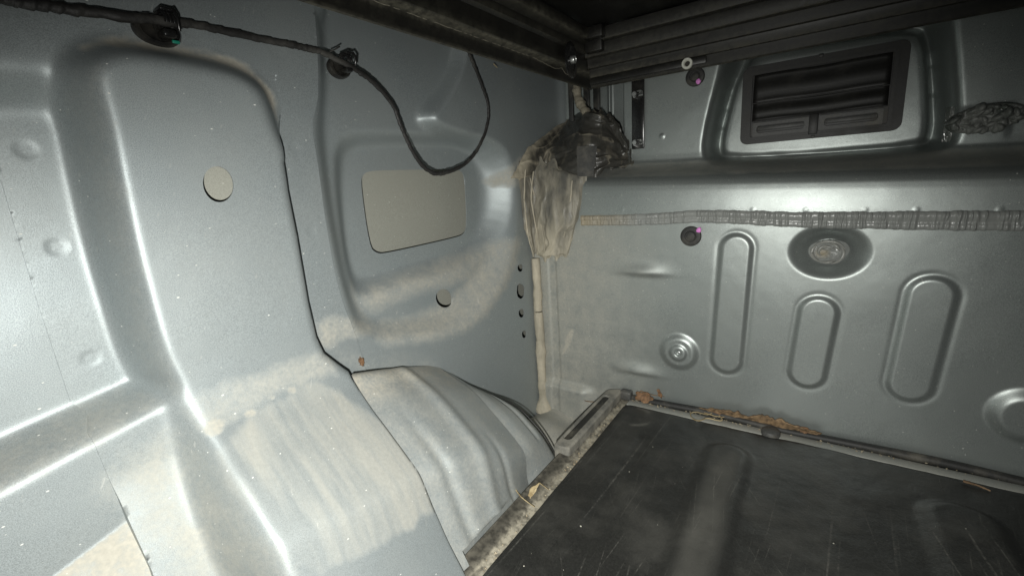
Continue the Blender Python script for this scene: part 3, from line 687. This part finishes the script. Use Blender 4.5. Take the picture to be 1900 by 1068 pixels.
hh = hh*(1-.6*np.exp(-((ux-c[0]+.006)/.009)**2-((uz-c[2]-.001)/.006)**2))
G = np.stack([ux, np.where(hh > 1e-5, .0665-hh*1.7, .080), uz], -1)
grid_mesh('sealant_blob', G, M_BLOB, bed)

# ================================================================== tonneau rails and cover
def extrude(name, prof, axis, a0, a1, mat, parent, n=60, wob=0.0, dustf=None):
    prof = np.array(prof); L = np.linspace(a0, a1, n); G = np.zeros((n, len(prof), 3))
    oth = [i for i in range(3) if i != axis]
    G[:, :, axis] = L[:, None]; G[:, :, oth[0]] = prof[None, :, 0]; G[:, :, oth[1]] = prof[None, :, 1]
    o = grid_mesh(name, G, mat, None, {'dust': dustf(L[:, None], np.arange(len(prof))[None, :]+0*L[:, None]) if dustf else np.zeros(G.shape[:2])}, 30)
    if parent is not None: attach(o, parent)
    return o
railL = thing('cover_rail', 'black plastic cover rail along the side wall, dusty ledge and bolted end', 'rail', (.1, -.4, .577), 'rails under the cover')
n = 260; L = np.linspace(-.95, .082, n)
pl = [(.060, .640), (.0935, .600), (.0955, .5785), (.0975, .577), (.1000, .578), (.1003, .582), (.1000, .592), (.1010, .5965), (.1045, .5985), (.1105, .5995), (.1120, .602), (.1115, .612), (.1120, .626), (.1165, .630), (.1170, .640), (.1265, .6435), (.1320, .6445), (.1335, .650), (.1330, .66)]
dl = [0, 0, .2, .6, .35, .05, .10, .5, .9, .9, .35, .06, .06, .35, .08, .35, .75, .3, 0]
def dfL(y, i):
    b = np.array(dl)[i.astype(int)]; return b*(.35+1.1*fbm(y*30, i*.9, 61))
o = extrude('rail_profile', pl, 1, -.95, .082, M_RAIL, railL, n, dustf=dfL)
# cobweb-like drips of dust on the ledge
pts = []
for y in np.linspace(-.44, -.02, 90):
    pts.append((.1012+.0006*random.random(), y, .5975-.010*abs(math.sin(y*34+2*math.sin(y*21)))*max(0, math.sin(y*9+1.2))-.001*random.random()))
attach(tube('dust_web', catmull(pts, 240), .00045, M_WEB, None, 5), railL)
bc = on(1060, 112, 0, .120)
attach(lathe('washer', [(.0225, 0), (.0225, .0015), (.021, .003), (.015, .003), (.0135, .0015)], (.1185, bc[1], bc[2]), (1, 0, 0), M_GLOSS, None, 36, .9, 1.25), railL)
attach(lathe('bolt', [(.0065, 0), (.0065, .006), (.0055, .0075), (.0035, .0078), (.003, .0065)], (.1205, bc[1]-.001, bc[2]), (1, 0, 0), M_STEEL, None, 24), railL)
railR = thing('cover_rail', 'black plastic cover rail across the bulkhead with a white nut in it', 'rail', (.45, .05, .573), 'rails under the cover')
pr = [(.062, .590), (.056, .5735), (.0525, .573), (.0500, .575), (.0495, .585), (.0490, .590), (.0455, .591), (.0450, .600), (.0440, .604), (.0380, .605), (.0370, .612), (.0360, .620), (.0280, .6215), (.0265, .624), (.0260, .640), (.0150, .6415), (.0135, .645), (.0130, .66)]
dr = [0, .1, .4, .25, .05, .1, .5, .1, .15, .4, .08, .15, .5, .3, .08, .4, .3, 0]
extrude('rail_profile', pr, 0, .1125, .95, M_RAIL, railR, 160, dustf=lambda x, i: np.array(dr)[i.astype(int)]*(.3+1.1*fbm(x*25, i*.8, 71)))
nc = on(1277, 107, 1, .0485)
box_p = rrect(.135, .335, .5775, .5885, .002)
attach(lathe('nylon_nut', [(.0085, 0), (.0085, .004), (.0078, .005), (.0052, .005), (.0045, .004), (.0042, .0005)], (nc[0], .0498, nc[2]-.010), (0, -1, 0), M_WHITE, None, 28), railR)
attach(lathe('nut_hole', [(.0043, 0), (.003, .0014), (.0005, .0016)], (nc[0], .0496, nc[2]-.010), (0, -1, 0), M_BLACK, None, 20), railR)
attach(box('seal_strip', (.1125, .0445, .5785), (.312, .0498, .5895), M_RAIL, None, .001), railR)
for ob in railR.children:
    if ob.name.startswith('nylon_nut') or ob.name.startswith('nut_hole'): ob.location.y -= .0052
cover = box('bed_cover', (-.02, -1.1, .662), (1.0, .12, .674), M_RAIL, None, .001); tag(cover, 'black flat cover panel closing the top above both rails', 'cover'); settle(cover)
ctr = thing('corner_cap', 'black corner block where the two cover rails meet under the cover', 'rail corner', (.125, .03, .62))
attach(box('cap_body', (.1175, .0135, .625), (.150, .050, .655), M_RAIL, None, .003), ctr)
attach(box('cap_lug', (.124, -.004, .642), (.158, .0125, .6605), M_RAIL, None, .002), ctr)

# ================================================================== air vent
vent = thing('air_vent', 'black rectangular air vent with two wide flaps and two slots set in the bulkhead', 'vent', (.462, .1145, .449))
x0, x1, z0, z1 = .3570, .5670, .4505, .5715
def vf(y): return lambda p, h: Vector((p[0], y-h, p[1]))
def vat(o): return attach(o, vent)
shear = lambda p: (p[0], p[1]+(p[0]-x0)*.0)
vat(ring_prism('frame', rrect(x0, x1, z0, z1, .011), rrect(x0+.012, x1-.014, z0+.0085, z1-.011, .003), vf(.1150), .006, M_VENT))
vat(ring_prism('frame_lip', rrect(x0+.010, x1-.012, z0+.0065, z1-.009, .004), rrect(x0+.015, x1-.017, z0+.0105, z1-.014, .003), vf(.1090), .003, M_VENT))
vat(box('backing', (x0+.006, .1245, z0+.006), (x1-.006, .1285, z1-.006), M_BLACK, None, 0))
zA_, zB_, zC_ = z1-.013, z0+.063, z0+.036
for za, zb in ((zA_, zB_+.001), (zB_+.003, zC_)):
    G = np.stack([np.stack([np.linspace(x0+.016, x1-.018, 24), np.full(24, .1110+.008*(1-t)**.7+.0012*math.sin(t*9)), np.full(24, za+(zb-za)*t)+.0008*np.sin(np.linspace(0, 9, 24))], -1) for t in np.linspace(0, 1, 10)], 0)
    o = grid_mesh('flap', G, M_VENT, None); sol = o.modifiers.new('s', 'SOLIDIFY'); sol.thickness = .0012; vat(o)
    vat(tube('flap_edge', [(x0+.016, .1108, zb), ((x0+x1)/2, .1105, zb-.0004), (x1-.018, .1108, zb)], .0011, M_VENT, None, 8))
vat(box('divider', ((x0+x1)/2-.008, .1045, z0+.006), ((x0+x1)/2+.004, .1185, zC_), M_VENT, None, .001))
for sx0, sx1 in ((x0+.018, (x0+x1)/2-.008), ((x0+x1)/2+.006, x1-.022)):
    zz0, zz1 = z0+.0135, zC_-.003
    o = ring_prism('slot_frame', rrect(sx0, sx1, zz0-.003, zz1, .002), rrect(sx0+.006, sx1-.006, zz0+.003, zz1-.005, .0042), vf(.1160), .006, M_GREYP); vat(o)
    vat(box('slot_tongue', (sx0+.006, .1160, zz0+.007), (sx1-.006, .1195, zz1-.006), M_GREYP, None, .001))
vat(box('clip_tab', ((x0+x1)/2-.004, .1060, z0+.0005), ((x0+x1)/2+.001, .1090, z0+.0045), M_BLACK, None, .0005))
vat(box('clip_tab', ((x0+x1)/2-.002, .1060, z1-.004), ((x0+x1)/2+.004, .1090, z1+.0005), M_BLACK, None, .0005))

# ================================================================== black bracket with two bolts by the corner
brk = thing('bracket', 'narrow black upright bracket with two bolts beside the corner sealant', 'bracket', (.195, .066, .46))
attach(box('strap', (.184, .062, .459), (.207, .0675, .585), M_GLOSS, None, .002), brk)
for zz in (.552, .470):
    b = attach(lathe('bolt', [(.0062, 0), (.0062, .002), (.0045, .0022), (.0045, .008), (.004, .0085)], (.192, .062, zz), (0, -1, 0), M_STEEL, None, 6, angle=20), brk)
    attach(lathe('washer', [(.0085, 0), (.0085, .0014), (.0065, .0016)], (.198, .0619, zz-.001), (.5, -1, 0), M_GLOSS, None, 20), brk)
    for k in range(3):
        attach(tube('thread', [(.1965+.0028*k+.0040*math.sin(t), .0595-.001*k, zz+.0050*math.cos(t)) for t in np.linspace(-.6, 2.6, 10)], .0009, M_STEEL, None, 6), brk)
for k in range(46):
    a = random.random(); side = random.choice((-1, 1)); 
    p = (.1955+side*.0135+random.gauss(0, .003), .0665, random.choice((random.uniform(.545, .565), random.gauss(.463, .008), random.gauss(.458, .006))))
    pass

# ================================================================== rubber plugs
def plug(c, nrm, r, label, dab):
    t = thing('rubber_plug', label, 'plug', tuple(c), 'round black rubber plugs in the bulkhead')
    attach(lathe('plug_body', [(r, -.001), (r, .0015), (r*.94, .0032), (r*.72, .0042), (r*.56, .0040), (r*.50, .0026), (r*.44, .0024), (r*.40, .0034), (r*.2, .0038)], c, nrm, M_RUBBER, None, 40), t)
    d = Vector(c)+Vector(dab)
    V = []; bm = bmesh.new(); bmesh.ops.create_icosphere(bm, subdivisions=2, radius=1)
    for v in bm.verts:
        k = 1+.5*mnoise.noise(v.co*1.7+Vector(c)*50); v.co = d+Vector((v.co.x*.0042*k, v.co.y*.0016, v.co.z*.0046*k))
    me = bpy.data.meshes.new('paint_dab'); bm.to_mesh(me); bm.free(); attach(link('paint_dab', me, M_PINK), t)
    return t
c = on(1282, 438, 1, -.0005); plug((c[0], -.0005, c[2]), (0, -1, 0), .0165, 'black rubber plug with a pink dab just below the ribbed seam', (.0125, -.0035, .0105))
c = on(1290, 143, 1, .068); plug((c[0], .0675, c[2]), (0, -1, 0), .0150, 'black rubber plug with a pink dab just below the white nut on the rail', (.006, -.0035, -.0085))
# plain bolt in the pressed dome
c = on(1258, 656, 1, -.0085)
nut = lathe('threaded_insert', [(.0060, 0), (.0060, .0014), (.0050, .0020), (.0042, .0008), (.0034, .0014), (.0026, .0016), (.0022, .0002)], (c[0], -.0045, c[2]), (0, -1, 0), M_STEEL, None, 28)
tag(nut, 'small round steel insert in the centre of the pressed dome', 'insert'); settle(nut)

# ================================================================== wiring harness and its clips
har = thing('wiring_harness', 'black cloth-taped wiring harness running along the side wall and looping down over the window hole', 'wiring harness', tuple(on(640, 120, 0, .01)))
hp = [(-60, -16, .016), (0, -3, .016), (60, 8, .016), (150, 20, .016), (250, 33, .018), (330, 42, .016), (420, 58, .013), (500, 76, .012), (560, 88, .012), (600, 99, .013), (648, 122, .016), (676, 140, .014), (705, 165, .012), (730, 198, .010), (745, 235, .009), (765, 280, .006), (785, 308, .004), (808, 322, .004), (835, 318, .006), (862, 304, .006), (882, 283, .006), (898, 252, .008), (906, 220, .010), (905, 190, .012), (893, 155, .016), (880, 122, .022), (868, 92, .030), (858, 60, .036)]
pts = catmull([on(p[0], p[1], 0, p[2]) for p in hp], 700); s = np.linspace(0, 1, 700)
rad = np.interp(s, [0, .18, .2, .36, .45, 1], [.0041, .0039, .0035, .0033, .0031, .0030])*(1+.22*(fbm(s*110, s*0, 81, 2)-.5))
tb = tube('taped_bundle', pts+np.stack([.0*s, .0012*(fbm(s*70, s*0, 83)-.5), .0016*(fbm(s*80, s*0, 85)-.5)], 1), rad, M_TAPE, None, 16, flat=.72, twist=.0, up=(1, 0, 0), jit=.06, wrap=.26); attach(tb, har)
# loose end of tape
p = on(612, 96, 0, .016); attach(tube('tape_tail', [p, p+np.array([.002, .006, .003]), p+np.array([.003, .012, .007])], .0008, M_TAPE, None, 5), har)
def clip(px, py, s, label, teal):
    c = on(px, py, 0, .004); t = thing('cable_clip', label, 'cable clip', tuple(c), 'black clips holding the harness')
    a = lambda o: attach(o, t)
    a(lathe('grommet', [(.026*s, -.004), (.0255*s, .0005), (.023*s, .003), (.019*s, .0032), (.016*s, .0015), (.010*s, .001)], (.0045, c[1]-.004*s, c[2]-.006*s), (1, 0, .05), M_GLOSS, None, 40, 1.1, .85))
    a(box('clip_base', (.002, c[1]-.006*s, c[2]-.018*s), (.020, c[1]+.010*s, c[2]-.008*s), M_GLOSS, None, .002))
    k = np.linspace(-2.2, 1.75, 26); r = .0125*s
    cc = on(px+8, py-12, 0, .016)
    pts = np.stack([.016+r*.95*np.sin(k+.2), np.full(26, cc[1])+.002*np.sin(k), cc[2]-.002-r*np.cos(k)*-1], 1)
    for off in (-.0045*s, 0, .0045*s):
        a(tube('clip_strap', pts+np.array([0, off, 0]), .0026*s, M_GLOSS, None, 10, up=(0, 1, 0)))
    a(box('clip_top', (.010, cc[1]-.008*s, cc[2]+.0075*s), (.026, cc[1]+.010*s, cc[2]+.0125*s), M_GLOSS, None, .0015))
    a(tube('latch_rib', [(.0275, cc[1]+.006*s, cc[2]+.010*s), (.031, cc[1]+.007*s, cc[2]), (.027, cc[1]+.009*s, cc[2]-.016*s)], .0014, M_GLOSS, None, 8, up=(0, 1, 0)))
    if teal: a(box('colour_tab', (.019, cc[1]+.001, cc[2]-.0185), (.0212, cc[1]+.0065, cc[2]-.0160), M_TEAL, None, .0006))
    return t
clip(296, 49, .62, 'large black cable clip with a teal tab above the pressed panel', True)
clip(632, 122, .52, 'small black cable clip where the harness turns down', False)

# ================================================================== floor mat, sill trim, seals
Ztop = .001
mx0, mx1, my0, my1 = .2045, .90, -.98, -.0345
def Mm(P, h): return np.stack([P[:, 0], P[:, 1], h], 1)
mq = np.array([(mx0, my0), (mx1, my0), (mx1, my1), (.225, my1), (.213, my1-.001), (.2075, my1-.005), (mx0, my1-.014)])
mribs = [(.392, -.090, .034), (.640, -.098, .040), (.272, -.125, .012)]
def hM(P):
    x, y = P[:, 0], P[:, 1]; h = np.full(len(P), Ztop)
    for cx, ye, hw in mribs:
        cxx = cx+(ye-y)*.02
        d = np.where(y > ye-hw, np.hypot(x-cxx, np.maximum(0, y-(ye-hw))), np.abs(x-cxx)); h = h+(.0068 if hw > .02 else -.0025)*sm((hw+.004-d)/(.020 if hw > .02 else .011))
    h = h-.002*np.exp(-((x-.288)/.004)**2)*sm((-.10-y)/.05)*0
    return h+(fbm(x*16, y*16, 91, 3)-.5)*.0035+(fbm(x*70, y*70, 95, 2)-.5)*.0006-.003*sm((.012-sdf(P, mq))/.012)**2
def dM(P, h):
    x, y = P[:, 0], P[:, 1]; d = np.zeros(len(P))
    for (xa, ya, xb, yb, wd, am) in []:
        a = np.array([xa, ya]); b = np.array([xb, yb]); Q = P+np.stack([(fbm(y*90, x*0, 5)-.5)*.004, 0*x], 1)
        dd, t = capd(Q, a, b); d = np.maximum(d, .6*am*sm((wd*1.3-dd)/wd)*sm((fbm(y*60+xa*90, x*300, 7, 4)-.34)/.3))
    for cx, ye, hw in mribs[:1]:
        cxx = cx+(ye-y)*.02; d = np.maximum(d, .28*sm((hw*.8-np.abs(x-cxx))/.02)*sm((ye-y)/.05)*fbm(x*40, y*20, 97)*1.5)
    for cx, cy, r in ((.235, -.075, .030), (.275, -.060, .022)):
        dd = np.abs(np.hypot(x-cx, y-cy)-r); d = np.maximum(d, .45*sm((.006-dd)/.006)*sm((fbm(x*60, y*60, 17)-.45)/.2))
    return d
mat_o = field('floor_mat', (.20, .904), (-.98, -.03), .0032, hM, Mm, [inside(mq)], {0: ('to', -.012)}, {'dust': dM}, M_MAT, None, 40)
tag(mat_o, 'black scuffed rubber floor mat with raised ribs filling the bed floor', 'floor mat')

sill = thing('sill_trim', 'black dusty plastic sill strip with a slotted tab along the left edge of the mat', 'trim strip', (.19, -.25, 0))
pf = [(.160, -.05), (.1705, -.006), (.1715, .0015), (.1735, .0028), (.1765, .0022), (.1830, .0008), (.1905, -.0015), (.1925, -.0042), (.2025, -.0052), (.2040, -.004)]
ds = [0, .1, .4, .35, .25, .2, .5, .95, 1.0, .9]
def dfS(y, i):
    b = np.array(ds)[i.astype(int)]; return np.clip(b*(.45+1.0*fbm(y*40, i*.7, 101)), 0, 1.2)
extrude('strip', pf, 1, -.52, -.012, M_SILL, sill, 200, dustf=dfS)
M_TAB = plastic_material('grey_dusty_plastic', (.10, .10, .092), .6, dust=.75, dustcol=(.34, .32, .27), thr=(.35, .6))
tabq = chaikin([(.1600, -.228), (.1640, -.236), (.1860, -.236), (.1900, -.228), (.1900, -.016), (.1880, -.010), (.1800, -.008), (.1760, -.014), (.1700, -.014), (.1640, -.020), (.1600, -.030)], 2)
sq = np.array(rrect(.1655, .1790, -.212, -.046, .0066, 6))
def hT(P):
    s = sdf(P, sq); return .0135-.0035*sm((s+.0012)/.0024)+(fbm(P[:, 0]*50, P[:, 1]*50, 3)-.5)*.0006-.0022*sm((.004-sdf(P, tabq))/.004)**2
attach(prism('slot_floor', [(p[0], p[1]) for p in rrect(.1665, .1780, -.211, -.047, .0056, 6)], lambda p, h: Vector((p[0], p[1], .0092+h)), .0014, M_SILL, None, 0), sill)
o = field('slotted_tab', (.158, .192), (-.24, -.004), .001, hT, Mm, [inside(tabq)], {0: ('to', -.03)}, {'dust': lambda P, h: .3+.5*sm((.0095-h)/.004)*0}, M_TAB, None, 40); attach(o, sill)
attach(box('end_cap', (.186, -.020, -.004), (.208, -.0035, .0145), M_GREYP, None, .004, 3), sill)

seal = tube('rubber_seal', [(x, -.0085+.0008*math.sin(x*40), .001+.0016*math.sin(x*23)) for x in np.linspace(.205, .88, 80)], .0062, M_RUBBER, None, 10); tag(seal, 'black rubber seal lying along the foot of the bulkhead', 'seal'); settle(seal)
c = on(1430, 800, 2, .004)
btn = lathe('push_fastener', [(.0135, -.010), (.0135, .002), (.0125, .0045), (.0095, .0058), (.004, .0062)], (c[0], -.0270, .0008), (0, 0, 1), M_GREYP, None, 28); tag(btn, 'grey round push fastener at the back edge of the mat', 'fastener'); settle(btn)

# ================================================================== leaves, twigs, grit
def leaf(name, P, size, rot, curl, label, mat=M_LEAF, lob=True, seed=0, asp=.6):
    n = 26; rr = random.Random(seed); out = []
    for k in range(n):
        a = 2*math.pi*k/n; r = size*(.75+(.45*abs(math.cos(2.5*a)) if lob else 0)+(.12 if lob else .5)*rr.random()); out.append((r*math.cos(a), r*math.sin(a)*asp))
    bm = bmesh.new(); R = rot.to_matrix() if hasattr(rot, 'to_matrix') else rot
    def pos(x, y, k): 
        z = curl*(y*y*26-x*x*9)+.0012*math.sin(x*500+k)*rr.random()
        return Vector(P)+R@Vector((x, y, z))
    rings = [[bm.verts.new(pos(x*f, y*f, k)) for k, (x, y) in enumerate(out)] for f in (1, .66, .33)]
    cv = bm.verts.new(pos(0, 0, 0))
    for a, b in zip(rings, rings[1:]):
        for k in range(n): bm.faces.new([a[k], a[(k+1) % n], b[(k+1) % n], b[k]])
    for k in range(n): bm.faces.new([rings[-1][k], rings[-1][(k+1) % n], cv])
    me = bpy.data.meshes.new(name); bm.to_mesh(me); bm.free()
    o = link(name, me, mat); md = o.modifiers.new('s', 'SOLIDIFY'); md.thickness = .0005
    tag(o, label, 'leaf' if mat in (M_LEAF,) else 'debris'); return settle(o)
from mathutils import Euler
p = on(1195, 730, 1, -.016); leaf('dry_leaf', (p[0], -.018,   .011), .0145, Euler((1.15, .1, .15)), .9, 'brown curled dry leaf in the corner of the mat by the sill tab', seed=3)
p = on(1222, 722, 1, -.012); leaf('dry_leaf', (p[0]+.002, -.013, .022), .0085, Euler((1.5, 1.2, .2)), .8, 'small upright leaf tip beside the curled brown leaf', seed=5, asp=.35)
p = on(978, 925, 0, .178); leaf('dry_leaf', (.186, p[1], .006), .0135, Euler((.4, -.9, .9)), 1.6, 'pale torn dry leaf stuck on the sill strip', M_STRAW, seed=8, asp=.26)
p = on(668, 670, 0, 0); leaf('dry_leaf', (.0035, p[1], p[2]), .0065, Euler((.3, 1.45, .3)), .8, 'tiny orange leaf fragment clinging to the wall above the wheel arch', seed=11, lob=False)
p = on(1400, 770, 1, -.012)
for i, (px, py, sz, lab) in enumerate([(1330, 762, .009, 'flat brown leaf scrap behind the straw curl'), (1492, 797, .011, 'ragged brown leaf scrap right of the fastener')]):
    q = on(px, py, 1, -.011); leaf('dry_leaf', (q[0], -.011, .0095), sz, Euler((.95+.2*i, .12, -.05)), .7, lab, mat=M_TWIG if i == 2 else M_LEAF, seed=20+i, lob=False, asp=.38)
def twig(pts, r, label, mat=M_TWIG, name='twig'):
    o = tube(name, catmull(pts, 24), np.linspace(r, r*.5, 24), mat, None, 6, jit=.3); tag(o, label, 'twig'); return settle(o)
twig([(.222, -.006, .016), (.245, -.008, .014), (.268, -.006, .0145)], .0011, 'thin dry stalk lying against the bulkhead beside the curled leaf')
twig([on(1075, 738, 1, -.004), on(1090, 744, 1, -.010), on(1112, 745, 1, -.012)], .0012, 'short brown twig between the corner bead and the slotted tab')
a = [on(1290+30*math.cos(t)*(.8+.25*math.sin(2.3*t)), 765+7*math.sin(t)+4*math.sin(3*t), 2, .004+.003*math.sin(t*.5)) for t in np.linspace(-.5, 5.2, 14)]
a = [Vector((v[0]+.02, v[1]-.004, v[2])) for v in a]; twig(a, .0012, 'curled loop of yellow straw on the mat edge', M_STRAW, 'straw')
twig([on(1285, 757, 2, .004), on(1330, 772, 2, .003), on(1365, 772, 2, .004)], .0011, 'straight straw stem crossing the yellow straw loop', M_STRAW, 'straw')
twig([on(955, 905, 2, .006), on(968, 922, 2, .008), on(992, 940, 2, .005)], .0010, 'forked straw stalk beside the pale torn leaf', M_STRAW, 'straw')
twig([on(1001, 895, 2, .004), on(1018, 908, 2, .003)], .0008, 'short straw lying across the sill strip', M_STRAW, 'straw')
twig([on(1787, 892, 2, .004), on(1815, 900, 2, .004), on(1838, 910, 2, .003)], .0016, 'reddish stem piece at the far right of the mat edge')
twig([on(916, 119, 0, .03), on(923, 126, 0, .03)], .0009, 'tiny straw bit hanging under the rail left of its bolt', M_STRAW, 'straw')
nu, nv = 90, 14; U = np.linspace(0, 1, nu)[:, None]; Vv = np.linspace(-1, 1, nv)[None, :]
X0 = .330+.175*U; wv = .0055+.0075*fbm(U*9, U*0, 55)*np.sin(np.pi*U)**.5+.006*np.exp(-((U-.62)/.12)**2)
rg = 1+.9*(fbm(U*26+5*(Vv > 0), U*0, 58, 3)-.5)
G = np.stack([X0+0*Vv+.003*(fbm(U*20, Vv*2, 3)-.5), -.0105-.003*Vv-.004*fbm(U*14, Vv*1.5+4, 61, 3), .009+Vv*wv*rg*np.sin(np.pi*np.clip(U, .02, .98))**.4+.006*(fbm(U*18, Vv*2, 67, 3)-.5)], -1)
lt = grid_mesh('leaf_litter', G, leaf_material('leaf_litter', (.07, .045, .025), (.30, .20, .11)), None); lt.modifiers.new('s', 'SOLIDIFY').thickness = .0006
tag(lt, 'long crumpled strip of dead brown leaf lying on the seal behind the fastener', 'leaf'); settle(lt)
# grit along the gutter between mat and strip, and behind the mat
V = []; F = []
def grain(c, r):
    b = len(V); 
    for d in ((1, 0, 0), (-1, 0, 0), (0, 1, 0), (0, -1, 0), (0, 0, 1), (0, 0, -1)): V.append(Vector(c)+Vector(d)*r*random.uniform(.5, 1.3))
    for f in ((0, 2, 4), (2, 1, 4), (1, 3, 4), (3, 0, 4), (2, 0, 5), (1, 2, 5), (3, 1, 5), (0, 3, 5)): F.append([b+i for i in f])
for k in range(170):
    y = -.05-.42*random.random(); 
    if random.random() < .55: y = random.choice((-.13, -.16, -.27, -.36, -.09))+random.gauss(0, .03)
    grain((min(.2045, .199+random.gauss(0, .0035)), min(-.03, y), -.0042+.001*random.random()), abs(random.gauss(.0006, .0006))+.00025)
for k in range(160): grain((.21+.5*random.random()**1.5, -.0165+random.gauss(0, .004), -.001+.001*random.random()), abs(random.gauss(.0007, .0005))+.0003)
gr = link('grit', mesh('grit', V, F), M_GRIT, None, False); gr['kind'] = 'stuff'; tag(gr, 'sand and crumbs gathered in the gutters around the mat', 'grit')
